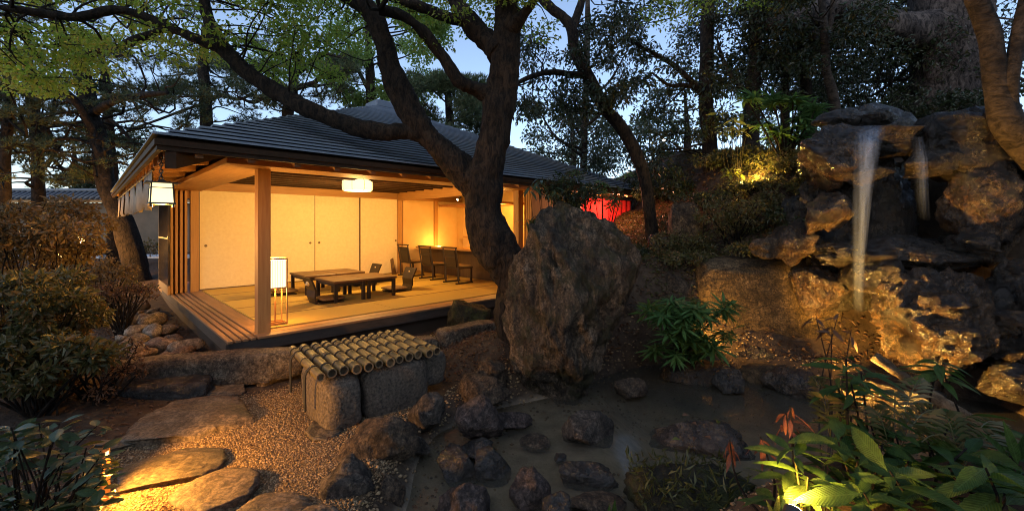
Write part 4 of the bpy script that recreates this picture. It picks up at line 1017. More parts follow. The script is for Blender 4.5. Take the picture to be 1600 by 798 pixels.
# ------------------------------------------------------------------ foliage tools
def unit(a): return a/(np.linalg.norm(a, axis=-1, keepdims=True)+1e-9)
def leaf_cards(pos, dirs, nrm, L, Wd, fold=.2, curve=.15):
    side = unit(np.cross(dirs, nrm)); nrm = unit(np.cross(side, dirs))
    L = L[:, None]; Wd = Wd[:, None]
    b0 = pos; tip = pos+dirs*L-nrm*L*curve; mid = pos+dirs*L*.45
    r = mid+side*Wd*.5+nrm*Wd*fold; l_ = mid-side*Wd*.5+nrm*Wd*fold
    V = np.stack([b0, r, tip, l_], 1).reshape(-1, 3); i = np.arange(len(pos))*4
    F = np.concatenate([np.stack([i, i+1, i+2], -1), np.stack([i, i+2, i+3], -1)])
    return V, F
def crown_mesh(clumps, n, L, W, g, updir=.5, droop=.2, shell=.0, flat=None):
    """clumps rows: x,y,z, rx,ry,rz"""
    C = np.asarray(clumps, float); wgt = (C[:, 3]*C[:, 4]*C[:, 5])**.6; wgt /= wgt.sum()
    k = g.choice(len(C), n, p=wgt); d = unit(g.normal(size=(n, 3))); r = g.uniform(shell, 1, n)**(.5)
    off = d*r[:, None]; pos = C[k, :3]+off*C[k, 3:6]
    dirs = unit(off*.6+g.normal(size=(n, 3))*.6+np.array([0, 0, -droop]))
    nrm = unit(g.normal(size=(n, 3))*.6+np.array([0, 0, updir]))
    s = g.uniform(.65, 1.25, n)
    return leaf_cards(pos, dirs, nrm, L*s, W*s)
def needle_mesh(clumps, n, L, w_, g, per=10):
    C = np.asarray(clumps, float); wgt = (C[:, 3]*C[:, 4]*C[:, 5])**.6; wgt /= wgt.sum()
    k = g.choice(len(C), n, p=wgt); d = unit(g.normal(size=(n, 3))); r = g.uniform(0, 1, n)**.45
    pos = C[k, :3]+d*r[:, None]*C[k, 3:6]
    ax = unit(d*.5+np.array([0, 0, .7])+g.normal(size=(n, 3))*.3)
    pos = np.repeat(pos, per, 0); ax = np.repeat(ax, per, 0)
    dr = unit(ax+g.normal(size=ax.shape)*.75); sd = unit(np.cross(dr, g.normal(size=ax.shape)))
    LL = L*g.uniform(.7, 1.2, len(pos))[:, None]
    V = np.stack([pos-sd*w_, pos+sd*w_, pos+dr*LL], 1).reshape(-1, 3); i = np.arange(len(pos))*3
    return V, np.stack([i, i+1, i+2], -1)
def poly_nodes(limbs):
    out = []
    for pts, rad in limbs:
        p, r = catmull([tuple(q) for q in pts], rad, max(6, 5*len(pts))); out.append(np.column_stack([p, r]))
    return out
def tree(name, label, limbs, clumps, n, L, W, leaf, bark='bark', cat='tree', group=None, seed=0, seg=12, rough=.22, needles=False, twigs=3, updir=.5, droop=.2, branch_r=.02, loc=None, reach=3.0, wig=.25):
    """limbs: list of (points, radii), first is the trunk; clumps: rows x,y,z,rx,ry,rz; every clump is joined to the nearest limb by a branch"""
    g = np.random.default_rng(seed)
    base = limbs[0][0][0]
    root = empty(name, tuple(base) if loc is None else loc, 0, label, cat, group); o0 = np.array(root.location)
    nodes = poly_nodes(limbs)
    for k, (pts, rad) in enumerate(limbs):
        mb = MB(); pp = [np.array(q)-o0 for q in pts]
        mb.tube(pp, rad, seg if k == 0 else max(6, seg-2), rough, True, max(8, (14 if seg > 19 else 8)*len(pts)), seed+k)
        mb.build('trunk' if k == 0 else 'limb', M[bark], root, True)
    if clumps is not None and len(clumps):
        C = np.asarray(clumps, float); mb = MB(); A = np.concatenate(nodes)
        for c_ in C:
            dd = np.linalg.norm(A[:, :3]-c_[:3], axis=1)+np.maximum(0, A[:, 2]-c_[2])*.6
            j = dd.argmin(); s0 = A[j, :3]; dist = dd[j]
            if dist < reach*4:
                r0 = min(A[j, 3]*.6, branch_r*(.5+dist*.5)); mid = (s0+c_[:3])/2+g.normal(size=3)*wig*dist*.5
                q1 = s0*.7+mid*.3+g.normal(size=3)*wig*dist*.15
                mb.tube([s0-o0, q1-o0, mid-o0, c_[:3]-o0], [r0, r0*.8, r0*.6, r0*.3], 5, 0, False, 9)
            for _ in range(twigs):
                e = c_[:3]+unit(g.normal(size=3))*c_[3:6]*.95; m2 = (c_[:3]*1.0+e)/2+g.normal(size=3)*.12*c_[3]
                mb.tube([c_[:3]-o0, m2-o0, e-o0], [.006+.1*branch_r, .004+.07*branch_r, .002], 4, 0, False, 5)
        if mb.n: mb.build('branches', M[bark], root, True)['kind'] = 'stuff'
        if n:
            C2 = C.copy(); C2[:, :3] -= o0
            v, f = needle_mesh(C2, n, L, W, g) if needles else crown_mesh(C2, n, L, W, g, updir, droop)
            link('crown', mesh_np('crown', v, [f]), M[leaf], root)['kind'] = 'stuff'
    return root
def cl_px(g, n, px, py, d, r, flat=1.0):
    """n clumps inside a view window px, py and depth range d, radius range r"""
    out = []
    for _ in range(n):
        q = P(g.uniform(*px), g.uniform(*py), g.uniform(*d)); rr = g.uniform(*r)
        out.append((q.x, q.y, q.z, rr, rr, rr*flat))
    return out
def PP(*a): return [P(*q) for q in a]

# ------------------------------------------------------------------ the big maple in front of the pavilion
g = np.random.default_rng(1)
D = 5.7
limbs = [
 ([Vector((.30, 5.78, .05)), P(806, 440, D), P(775, 390, D), P(754, 340, D), P(756, 292, D), P(762, 250, D), P(772, 200, D), P(780, 150, D), P(788, 100, D), P(793, 50, D), P(790, 0, D), P(780, -70, D), P(790, -170, D)],
  [.42, .29, .27, .25, .26, .215, .20, .19, .18, .15, .135, .12, .08]),
 ([P(752, 300, D), P(715, 258, D), P(668, 212, D-.05), P(634, 160, D-.1), P(612, 110, D-.15), P(598, 60, D-.2), P(575, 15, D-.2), P(535, -12, D-.2), P(470, -40, D-.3), P(400, -90, D-.4)], [.21, .185, .15, .138, .134, .13, .122, .105, .09, .06]),
 ([P(668, 212, D-.05), P(635, 205, D-.1), P(595, 206, D-.15), P(545, 195, D-.2), P(480, 170, D-.3), P(440, 148, D-.3), P(400, 124, D-.35), P(370, 98, D-.4), P(345, 70, D-.4), P(326, 32, D-.4), P(314, -25, D-.4), P(300, -90, D-.5)], [.115, .115, .10, .10, .10, .10, .095, .09, .075, .065, .055, .04]),
 ([P(356, 82, D-.4), P(333, 72, D-.45), P(300, 58, D-.5), P(254, 38, D-.5), P(187, 16, D-.6), P(117, 27, D-.7), P(60, 20, D-.8), P(0, 11, D-.9), P(-80, 0, D-1)], [.06, .065, .06, .055, .05, .045, .04, .035, .02]),
 ([P(258, 46, D-.5), P(230, 56, D-.5), P(205, 64, D-.5), P(194, 67, D-.5)], [.04, .04, .035, .025]),
 ([P(766, 150, D), P(735, 136, D-.1), P(718, 127, D-.15), P(693, 92, D-.2), P(667, 57, D-.3), P(633, 27, D-.4), P(593, 15, D-.5)], [.12, .1, .095, .085, .075, .065, .05]),
 ([P(782, 85, D), P(765, 65, D+.1), P(744, 45, D+.15), P(722, 18, D+.2), P(700, -15, D+.3), P(660, -60, D+.4)], [.17, .15, .13, .11, .09, .05]),
 ([P(725, 35, D+.1), P(700, 28, D+.05), P(660, 12, D), P(620, 0, D), P(570, -20, D)], [.09, .075, .06, .05, .03]),
 ([P(790, 60, D), P(812, 30, D-.2), P(835, 0, D-.3), P(870, -60, D-.4)], [.09, .07, .055, .03]),
]
cl = cl_px(g, 34, (-60, 240), (-60, 75), (4.6, 7.5), (.25, .5), .28)+cl_px(g, 16, (0, 180), (60, 140), (5, 7.5), (.25, .45), .3)
cl += cl_px(g, 20, (230, 480), (-40, 90), (4.6, 7), (.25, .5), .3)+cl_px(g, 10, (420, 540), (0, 110), (5, 7), (.2, .4), .35)
cl += cl_px(g, 20, (400, 700), (-20, 120), (5.2, 7.5), (.2, .42), .35)
cl += cl_px(g, 12, (640, 860), (-20, 60), (5, 7), (.2, .45), .3)
cl += [(g.uniform(-5.5, 3.5), g.uniform(2.0, 7.5), g.uniform(5.2, 6.6), .6, .6, .22) for _ in range(46)]  # unseen overhead clumps, here and on the next line, added to cut sky light
cl += [(g.uniform(-7, 6), g.uniform(-2.5, 7.5), g.uniform(5.4, 6.8), .7, .7, .25) for _ in range(34)]
tree('maple_tree', 'big dark forked maple with bending trunk and layered fresh leaves before the pavilion', limbs, cl, 58000, .062, .036, 'lf_maple', 'bark', seed=3, seg=26, rough=.42, twigs=4, updir=.8, branch_r=.014, wig=.2)

# ------------------------------------------------------------------ left background pines
def gz(p): return tz(p[0], p[1])
def ground_pt(px, d):
    x = (px-800)/FPX*d; return Vector((x, d, tz(x, d)-.1))
g = np.random.default_rng(2); D = 12.0
limbs = [([ground_pt(216, D), P(212, 415, D), P(190, 343, D), P(166, 290, D), P(158, 233, D), P(144, 187, D), P(132, 133, D), P(124, 100, D), P(117, 75, D), P(96, 55, D), P(80, 20, D), P(70, -30, D)], [.36, .29, .24, .22, .215, .21, .20, .20, .18, .13, .10, .07]),
 ([P(124, 95, D), P(150, 78, D-.2), P(187, 75, D-.4), P(230, 60, D-.5), P(265, 65, D-.6)], [.16, .14, .10, .07, .04]),
 ([P(140, 180, D), P(175, 160, D-.5), P(215, 150, D-.8), P(262, 145, D-1)], [.11, .09, .08, .05]),
 ([P(158, 230, D), P(120, 160, D-.6), P(80, 130, D-1), P(40, 100, D-1.2)], [.10, .09, .07, .04]),
 ([P(160, 200, D), P(100, 150, D+.6), P(60, 155, D+.9), P(20, 140, D+1)], [.1, .09, .07, .04])]
cl = cl_px(g, 46, (20, 310), (-10, 120), (10.5, 13.5), (.22, .5), .5)+cl_px(g, 46, (0, 270), (120, 265), (10.5, 13.5), (.2, .42), .5)
tree('pine_tree', 'thick leaning pine trunk with forked top at the left end of the roof', limbs, cl, 3300, .12, .008, 'lf_pine', 'bark_dark', seed=4, needles=True, twigs=6, branch_r=.035, wig=.5)
D = 15
limbs = [([ground_pt(176, D), P(176, 290, D), P(172, 230, D), P(168, 170, D), P(165, 120, D), P(150, 60, D)], [.17, .16, .15, .14, .12, .07])]
cl = cl_px(g, 26, (140, 340), (120, 240), (14, 16), (.3, .55), .5)
tree('pine_tree', 'slim straight pine close behind the thick leaning pine', limbs, cl, 1700, .16, .009, 'lf_pine', 'bark_dark', seed=5, needles=True, twigs=6, branch_r=.03, wig=.5)
D = 13.5
limbs = [([ground_pt(62, D), P(60, 300, D), P(58, 230, D), P(50, 160, D), P(46, 110, D), P(40, 40, D)], [.2, .17, .15, .14, .12, .06]),
 ([P(58, 240, D), P(75, 215, D-.4), P(60, 195, D-.6), P(30, 196, D-.8), P(0, 216, D-1), P(-40, 225, D-1)], [.11, .11, .11, .1, .09, .05]),
 ([P(60, 275, D), P(80, 250, D-.5), P(96, 262, D-.5), P(120, 270, D-.5)], [.08, .06, .05, .03])]
cl = cl_px(g, 52, (-40, 150), (110, 290), (11.5, 14.5), (.2, .42), .5)
tree('pine_tree', 'crooked pine with curling branches at the far left behind the rusty bush', limbs, cl, 2600, .13, .008, 'lf_pine', 'bark_dark', seed=6, needles=True, twigs=7, branch_r=.04, wig=.6)
D = 11
limbs = [([ground_pt(8, D), P(6, 320, D), P(8, 240, D), P(14, 170, D), P(16, 110, D), P(10, 20, D)], [.16, .13, .12, .11, .1, .05])]
cl = cl_px(g, 26, (-80, 60), (60, 280), (9.5, 12), (.2, .4), .5)
tree('pine_tree', 'narrow pine cut off by the left edge', limbs, cl, 1500, .13, .008, 'lf_pine', 'bark_dark', seed=7, needles=True, twigs=6, branch_r=.03, wig=.5)
# trees seen over the roof
D = 17
limbs = [([ground_pt(324, D), P(324, 250, D), P(323, 195, D), P(320, 140, D), P(318, 100, D), P(320, 40, D)], [.26, .24, .22, .2, .18, .1]),
 ([P(322, 160, D), P(345, 150, D-.4), P(375, 155, D-.6), P(405, 140, D-.8)], [.09, .08, .06, .04])]
cl = cl_px(g, 34, (240, 420), (90, 190), (15.5, 18), (.3, .6), .5)
tree('pine_tree', 'pine with a straight trunk rising over the near slope of the roof', limbs, cl, 1900, .17, .01, 'lf_pine', 'bark_dark', seed=8, needles=True, twigs=8, branch_r=.035, wig=.5)
D = 16
limbs = [([ground_pt(450, D), P(450, 230, D), P(450, 175, D), P(458, 140, D), P(462, 110, D), P(468, 92, D)], [.26, .24, .2, .17, .13, .06])]
for (a, b2, c2, d2) in (((455, 145), (420, 115), (390, 105), (360, 118)), ((460, 120), (440, 90), (415, 80), (395, 60)), ((462, 115), (490, 95), (510, 85), (540, 92)), ((458, 138), (490, 130), (505, 115), (530, 122)), ((465, 98), (470, 75), (480, 60), (490, 40)), ((452, 155), (420, 150), (395, 160), (370, 150))):
    limbs.append(([P(*a, D), P(*b2, D-.2), P(*c2, D-.3), P(*d2, D-.4)], [.12, .09, .07, .03]))
cl = cl_px(g, 44, (360, 560), (60, 170), (15, 17), (.35, .6), .5)
tree('bare_pine', 'gnarled tree with fanned bare branches over the roof ridge', limbs, cl, 1300, .2, .012, 'lf_pine', 'bark_dark', seed=9, needles=True, twigs=7, branch_r=.05, wig=.5)
D = 19
limbs = [([ground_pt(585, D), P(583, 240, D), P(580, 165, D), P(578, 110, D), P(575, 60, D), P(570, 0, D)], [.3, .26, .22, .18, .14, .06]), ([P(580, 150, D), P(560, 110, D), P(545, 80, D)], [.1, .08, .04])]
cl = cl_px(g, 38, (500, 690), (10, 170), (17.5, 20.5), (.45, .9), .7)
tree('leafy_tree', 'fresh green leafy tree rising behind the roof peak', limbs, cl, 15000, .15, .09, 'lf_green', 'bark_dark', seed=10, twigs=5, branch_r=.03)
D = 17
limbs = [([ground_pt(705, D), P(705, 250, D), P(703, 190, D), P(700, 140, D), P(698, 90, D)], [.24, .22, .18, .14, .06])]
cl = cl_px(g, 22, (630, 760), (120, 215), (15.5, 18), (.4, .8), .6)
tree('cypress_tree', 'dark bluish conifer between the two maple stems', limbs, cl, 4200, .2, .013, 'lf_pine', 'bark_dark', seed=11, needles=True, twigs=5, branch_r=.03)
# far belt behind everything
FAR = [(-34, 33, 9, 'broad far tree beyond the garden wall, far left'), (-24, 34, 8, 'lower far tree beyond the garden wall'), (-15, 36, 7.5, 'far tree between wall and roof'), (-4, 40, 8.5, 'far tree behind the roof peak'), (5, 36, 8.5, 'far dark tree right of the roof'), (13, 32, 9, 'far dark tree behind the hill'), (21, 30, 10, 'far tree behind the camphor trunk'), (30, 30, 9, 'far tree beyond the right edge')]
for k, (x, y, h, lbl) in enumerate(FAR):
    z0 = tz(x, y)-.2
    limbs = [([Vector((x, y, z0)), Vector((x+.2, y, z0+h*.5)), Vector((x, y, z0+h*.9))], [.35, .25, .08])]
    cl = [(x+g.uniform(-3.6, 3.6), y+g.uniform(-2, 2), z0+g.uniform(1.0, h), g.uniform(.8, 1.6), 1.2, g.uniform(.6, 1.1)) for _ in range(22)]
    tree('far_tree', lbl, limbs, cl, 5200, .32, .18, 'lf_ever', 'bark_dark', seed=20+k, twigs=3, branch_r=.05, group='dark trees far behind the garden')

for k, (x, y, h, lbl) in enumerate([(-9, -5, 7, 'added unseen evergreen that blocks sky light, behind the viewpoint on the camellia side'), (-2.5, -7, 7.5, 'added unseen evergreen that blocks sky light, straight behind the viewpoint'), (4.5, -6, 7.5, 'added unseen evergreen that blocks sky light, behind the viewpoint on the waterfall side'), (10, -1, 7, 'added unseen evergreen that blocks sky light, beside the waterfall')]):  # trees out of view, added to block sky light from behind
    z0 = tz(x, y)-.2
    limbs = [([Vector((x, y, z0)), Vector((x+.2, y, z0+h*.5)), Vector((x, y, z0+h*.9))], [.35, .25, .08])]
    cl = [(x+g.uniform(-3.4, 3.4), y+g.uniform(-2, 2), z0+g.uniform(.6, h), g.uniform(.8, 1.5), 1.1, g.uniform(.6, 1.1)) for _ in range(26)]
    tree('sky_block_tree', lbl, limbs, cl, 6500, .26, .15, 'lf_ever', 'bark_dark', seed=50+k, twigs=1, branch_r=.04)

# ------------------------------------------------------------------ right-hand trees on the hill
g = np.random.default_rng(5)
D = 8.2
limbs = [([ground_pt(1021, D), P(1020, 390, D), P(1015, 330, D), P(1003, 263, D), P(973, 203, D), P(943, 167, D), P(923, 127, D), P(900, 85, D), P(893, 45, D), P(880, 28, D), P(860, 12, D), P(843, -8, D), P(825, -50, D)], [.16, .12, .11, .11, .115, .115, .12, .115, .11, .10, .09, .08, .05]),
 ([P(915, 118, D), P(890, 116, D-.1), P(862, 113, D-.2), P(830, 120, D-.3), P(800, 134, D-.4)], [.07, .06, .05, .045, .03]),
 ([P(893, 48, D), P(903, 20, D+.1), P(915, -20, D+.1), P(930, -80, D)], [.09, .08, .07, .04])]
cl = cl_px(g, 26, (820, 990), (0, 175), (7.2, 9), (.22, .5), .7)
tree('leaning_tree', 'slender leaning trunk with a kink at the top, right of the pavilion roof', limbs, cl, 3600, .105, .045, 'lf_ever', 'bark', seed=30, twigs=5, droop=.5, branch_r=.02, wig=.35)
D = 11
limbs = [([ground_pt(912, D), P(912, 260, D), P(914, 180, D), P(917, 100, D), P(918, 40, D), P(918, -30, D)], [.1, .09, .085, .08, .07, .05])]
for (a, b2, c2) in (((912, 220), (880, 170), (850, 130)), ((913, 235), (870, 215), (835, 160)), ((912, 245), (890, 230), (850, 200)), ((914, 150), (950, 130), (985, 70)), ((912, 200), (945, 170), (975, 110))):
    limbs.append(([P(*a, D), P(*b2, D-.3), P(*c2, D-.5)], [.04, .03, .012]))
cl = cl_px(g, 34, (820, 1000), (40, 270), (9.8, 12), (.2, .5), .8)
tree('thin_tree', 'thin pale trunk behind the leaning trunk with wispy branches', limbs, cl, 3000, .11, .042, 'lf_ever', 'bark_grey', seed=31, twigs=6, droop=.6, branch_r=.02, wig=.3)
D = 9.2
limbs = [([ground_pt(1118, D), P(1116, 290, D), P(1110, 250, D), P(1106, 200, D), P(1103, 150, D), P(1104, 80, D), P(1106, 20, D), P(1108, -60, D)], [.2, .19, .17, .15, .14, .135, .13, .1]),
 ([P(1096, 146, D), P(1078, 125, D-.1), P(1050, 100, D-.2), P(1010, 78, D-.3), P(980, 62, D-.3)], [.075, .06, .05, .04, .025]),
 ([P(1092, 140, D), P(1070, 133, D-.1), P(1045, 133, D-.3), P(1020, 115, D-.4)], [.05, .045, .035, .02])]
cl = cl_px(g, 42, (980, 1180), (-20, 260), (8.2, 10.5), (.22, .55), .7)
tree('camellia_tree', 'straight dark trunk with one left branch near the round lamp', limbs, cl, 7500, .10, .045, 'lf_ever', 'bark', seed=32, twigs=5, droop=.4, branch_r=.02)
D = 9.0
limbs = [([ground_pt(1172, D), P(1173, 200, D), P(1175, 150, D), P(1180, 90, D), P(1180, 30, D), P(1180, -60, D)], [.18, .16, .15, .14, .13, .1]),
 ([P(1172, 150, D), P(1150, 128, D), P(1132, 100, D), P(1120, 60, D)], [.06, .05, .045, .02])]
cl = cl_px(g, 34, (1120, 1300), (-20, 200), (8.2, 10), (.25, .6), .7)
tree('tall_trunk_tree', 'smooth grey trunk rising behind the lit palmate crown', limbs, cl, 7000, .10, .045, 'lf_ever', 'bark_grey', seed=33, twigs=4, droop=.4, branch_r=.02)
for (xs_, D, r_, lbl, bk) in (([(1227, 200), (1226, 140), (1227, 60), (1228, -40)], 9.4, .085, 'thin upright trunk left of the mossy trunk', 'bark_grey'), ([(1262, 210), (1260, 160), (1258, 80), (1268, 0), (1275, -60)], 9.0, .11, 'mossy mottled trunk between two thinner trunks', 'bark'), ([(1306, 185), (1302, 150), (1291, 110), (1289, 60), (1284, 0), (1280, -60)], 7.8, .075, 'pale crooked trunk standing behind the waterfall ledge', 'bark_grey')):
    limbs = [([ground_pt(xs_[0][0]+2, D)]+[P(a, b2, D) for a, b2 in xs_], [r_*1.3]+list(np.linspace(r_*1.1, r_*.7, len(xs_))))]
    if r_ == .075: limbs.append(([P(1289, 70, D), P(1297, 40, D), P(1305, -20, D), P(1312, -70, D)], [.055, .05, .04, .03]))
    cl = cl_px(g, 16, (xs_[0][0]-70, xs_[0][0]+70), (-30, 110), (D-1, D+1.5), (.25, .55), .7)
    tree('slender_tree', lbl, limbs, cl, 3200, .10, .045, 'lf_ever', bk, seed=int(34+r_*100), twigs=4, droop=.4, branch_r=.015)
D = 9.0
limbs = [([ground_pt(1500, D), P(1496, 180, D), P(1490, 140, D), P(1484, 90, D), P(1484, 40, D), P(1490, -20, D), P(1500, -100, D)], [1.1, .82, .70, .62, .64, .7, .6]),
 ([P(1470, 45, D-.1), P(1425, 52, D-.2), P(1390, 44, D-.3), P(1350, 24, D-.4), P(1300, 16, D-.5), P(1250, 30, D-.6), P(1200, 38, D-.7)], [.42, .36, .33, .29, .24, .2, .12]),
 ([P(1340, 25, D-.4), P(1310, 50, D-.5), P(1270, 55, D-.6)], [.15, .13, .09])]
cl = cl_px(g, 70, (1190, 1480), (-30, 170), (9.5, 13), (.35, .8), .7)+cl_px(g, 10, (1560, 1640), (-20, 130), (8, 11), (.3, .6), .7)
tree('camphor_tree', 'massive furrowed trunk with a thick horizontal limb above the waterfall', limbs, cl, 15000, .10, .05, 'lf_ever', 'bark_camphor', seed=40, seg=28, rough=.2, twigs=3, branch_r=.02)
D = 4.9
limbs = [([P(1700, 340, D+.2), P(1640, 268, D), P(1598, 222, D), P(1574, 190, D), P(1558, 140, D), P(1550, 90, D), P(1544, 50, D), P(1526, 0, D), P(1500, -70, D)], [.19, .17, .155, .14, .11, .10, .10, .10, .08]),
 ([P(1580, 200, D), P(1577, 165, D-.05), P(1580, 120, D-.1), P(1590, 65, D-.1), P(1604, 0, D-.1), P(1620, -70, D)], [.09, .075, .07, .068, .065, .05])]
tree('forked_tree', 'smooth forked trunk curving up from the right edge beside the waterfall', limbs, cl_px(g, 8, (1480, 1700), (-200, -40), (4.6, 6), (.3, .5), .6), 1500, .09, .045, 'lf_ever', 'bark_grey', seed=41, seg=18, rough=.12, twigs=3)

# ------------------------------------------------------------------ shrubs
def shrub(name, label, c, rad, n, L, W, leaf, seed=0, nc=26, stems=5, cr=.33, updir=.6, droop=.1, base=None, group=None):
    g = np.random.default_rng(seed); c = np.array(c, float); rad = np.array(rad, float)
    zb = tz(c[0], c[1]) if base is None else base
    root = empty(name, (c[0], c[1], zb), 0, label, 'shrub', group); o0 = np.array([c[0], c[1], zb])
    cl = []
    for _ in range(nc):
        d = unit(g.normal(size=3)); 
        q = c+d*rad*g.uniform(.45, 1.02); r = cr*rad.mean()*g.uniform(.6, 1.1)
        q[2] = max(q[2], zb+r*.5)
        cl.append((*(q-o0), r, r, r*.65))
    mb = MB()
    for k, q in enumerate(cl):
        s0 = np.array([g.normal()*.06*rad[0], g.normal()*.06*rad[1], -.06]); e = np.array(q[:3]); mid = (s0+e)/2+g.normal(size=3)*.12*rad.mean()
        mb.tube([s0, mid, e], [.014, .010, .004], 5, 0, False, 7)
        for _ in range(3):
            e2 = e+unit(g.normal(size=3))*q[3]; mb.tube([e, (e+e2)/2+g.normal(size=3)*.03, e2], [.005, .004, .002], 4, 0, False, 4)
    mb.build('stem', M['bark_dark'], root, True)['kind'] = 'stuff'
    v, f = crown_mesh(cl, n, L, W, g, updir, droop, .25)
    link('foliage', mesh_np('foliage', v, [f]), M[leaf], root)['kind'] = 'stuff'
    return root
def sh_px(label, px, py, d, wpx, hpx, n, L, W, leaf, seed, name='shrub', depth=.9, **k):
    q = P(px, py, d); rx = wpx/2/FPX*d; rz = hpx/2/FPX*d
    return shrub(name, label, q, (rx, rx*depth, rz), n, L, W, leaf, seed, **k)
sh_px('rust tinged bush at the left edge below the pines', 45, 365, 5.2, 190, 125, 5200, .075, .032, 'lf_azalea', 61, name='azalea_bush')
sh_px('tall green brown bush at the left edge in front of the rusty bush', 40, 480, 4.2, 210, 120, 5200, .07, .03, 'lf_bush', 62, name='azalea_bush')
sh_px('spreading brownish bush beside the cobble pile', 55, 525, 4.4, 120, 110, 4200, .065, .028, 'lf_azalea', 63, name='azalea_bush')
sh_px('low dark green bush at the left edge above the camellia', 60, 570, 3.7, 190, 90, 3600, .075, .033, 'lf_bush', 64, name='azalea_bush')
sh_px('small rounded bush in front of the path lamp', 150, 425, 7.5, 110, 50, 1800, .06, .028, 'lf_azalea', 65, name='azalea_bush')
sh_px('sparse reddish shrub among the bushes and cobbles', 150, 575, 4.0, 130, 130, 900, .045, .018, 'lf_dry', 66, name='bare_shrub', nc=26)
sh_px('dark low bush under the leaning pine', 190, 455, 8.0, 90, 36, 1200, .06, .026, 'lf_bush', 67)
sh_px('dark clipped bush between the pine foot and the deck', 190, 458, 7.0, 90, 34, 1100, .05, .022, 'lf_dry', 68)
sh_px('low bush along the far garden wall', 180, 388, 16, 130, 22, 1500, .10, .045, 'lf_bush', 69, nc=22)
sh_px('ground bush beside the far path lamp', 110, 400, 14, 90, 30, 1200, .10, .045, 'lf_azalea', 70)
# right slope
sh_px('dense dark bush behind the leaning trunk', 1050, 310, 10, 150, 120, 5000, .09, .04, 'lf_ever', 71, nc=26)
sh_px('dark bush right of the straight trunk, above the slope', 1165, 330, 8.6, 150, 110, 4200, .08, .036, 'lf_bush', 72, nc=24)
sh_px('leafy bush under the lit palmate crown', 1230, 320, 7.6, 130, 120, 3800, .085, .036, 'lf_bush', 73, nc=22)
sh_px('dense undergrowth behind the waterfall ledge', 1370, 130, 9.5, 260, 110, 6500, .09, .04, 'lf_ever', 74, nc=34)
sh_px('bush tucked against the left side of the waterfall rocks', 1270, 270, 6.9, 110, 120, 3200, .08, .034, 'lf_bush', 75, nc=18)
sh_px('low evergreen over the right end of the pavilion roof', 900, 300, 7.4, 130, 44, 1800, .085, .036, 'lf_ever', 76)
sh_px('small bush on the slope above the ochre block', 1180, 380, 7.2, 110, 50, 2000, .05, .025, 'lf_bush', 77)
sh_px('scrub on the slope left of the upright boulder', 1060, 360, 8.4, 110, 50, 1700, .06, .028, 'lf_ever', 78)
sh_px('dark bush by the white garden wall', 985, 300, 12, 120, 50, 1500, .09, .04, 'lf_ever', 79)
sh_px('dark far bush over the right end of the roof', 985, 255, 13, 170, 110, 3600, .11, .05, 'lf_ever', 82, nc=34)
sh_px('undergrowth at the foot of the camphor trunk', 1450, 165, 8.4, 160, 40, 2200, .08, .035, 'lf_ever', 80)

for k, (lb_, px, py, d, wp_, hp_, n_, lf_) in enumerate([('dark bush on the slope between the leaning trunk and the upright boulder', 1062, 385, 7.5, 130, 56, 2400, 'lf_bush'),
  ('dense dark bush under the small garden lamp', 1150, 335, 7.0, 150, 80, 3400, 'lf_bush'), ('dense dark bush against the left waterfall rocks', 1245, 365, 6.5, 110, 110, 3200, 'lf_ever'),
  ('small dark bush beside the foot of the leaning trunk', 990, 405, 7.4, 70, 44, 1200, 'lf_ever'), ('low creeping bush on top of the brown block', 1070, 425, 6.8, 110, 34, 1500, 'lf_bush'),
  ('low creeping bush on top of the broad ochre block', 1200, 405, 6.6, 150, 30, 1700, 'lf_bush'), ('dark bush filling the gap under the overhanging ledge', 1285, 310, 6.3, 60, 90, 1500, 'lf_bush'),
  ('dark bush behind the upright boulder', 1110, 340, 8.4, 120, 60, 2200, 'lf_ever')]):
    sh_px(lb_, px, py, d, wp_, hp_, n_, .06, .027, lf_, 130+k)
# ------------------------------------------------------------------ plants with separate leaves
def ovate(L=1, W=.42, rows=6, curl=.18, fold=.12, petiole=.12, serr=0):
    V = [(0, 0, 0)]; 
    prof = lambda t: math.sin(math.pi*min(1, t**.85))**.8*(1-.25*t)
    for r in range(1, rows):
        t = r/rows; x = petiole*L+t*L; w_ = W*L*.5*prof(t)*(1-serr*(r % 2)); z = -curl*L*t*t
        V += [(x, -w_, z+fold*w_), (x, 0, z), (x, w_, z+fold*w_)]
    V.append((petiole*L+L, 0, -curl*L))
    Q = []; T = [(0, 1, 2), (0, 2, 3)]
    for r in range(rows-2):
        a = 1+3*r
        Q += [(a, a+3, a+4, a+1), (a+1, a+4, a+5, a+2)]
    a = 1+3*(rows-2); e = len(V)-1
    T += [(a, e, a+1), (a+1, e, a+2)]
    return V, Q, T
def palmate(lobes=7, L=1, spread=2.3, lw=.2):
    mb = MB()
    for k in range(lobes):
        a = -spread/1+2*spread*k/(lobes-1); ll = L*(1-.32*abs(a)/spread)
        v, q, t = ovate(ll, lw, 4, .16, .25, .05); v = np.array(v); ca, sa = math.cos(a), math.sin(a)
        v = np.column_stack([v[:, 0]*ca-v[:, 1]*sa, v[:, 0]*sa+v[:, 1]*ca, v[:, 2]+.003*k]); mb.add(v, q, t)
    return mb
LM = {}
def leaf_mesh(kind):
    if kind not in LM:
        if kind == 'palmate': LM[kind] = palmate().mesh('palmate_leaf', False)
        elif kind == 'broad': LM[kind] = MB().add(*ovate(1, .40, 17, .28, .25, .12, .10)).mesh('broad_leaf', True)
        elif kind == 'slim': LM[kind] = MB().add(*ovate(1, .26, 13, .3, .25, .05, .06)).mesh('slim_leaf', True)
        elif kind == 'round': LM[kind] = MB().add(*ovate(1, .55, 6, .12, .2)).mesh('round_leaf', True)
        elif kind == 'blade': LM[kind] = MB().add(*ovate(1, .22, 7, .06, .35, 0)).mesh('blade_leaf', True)
    return LM[kind]
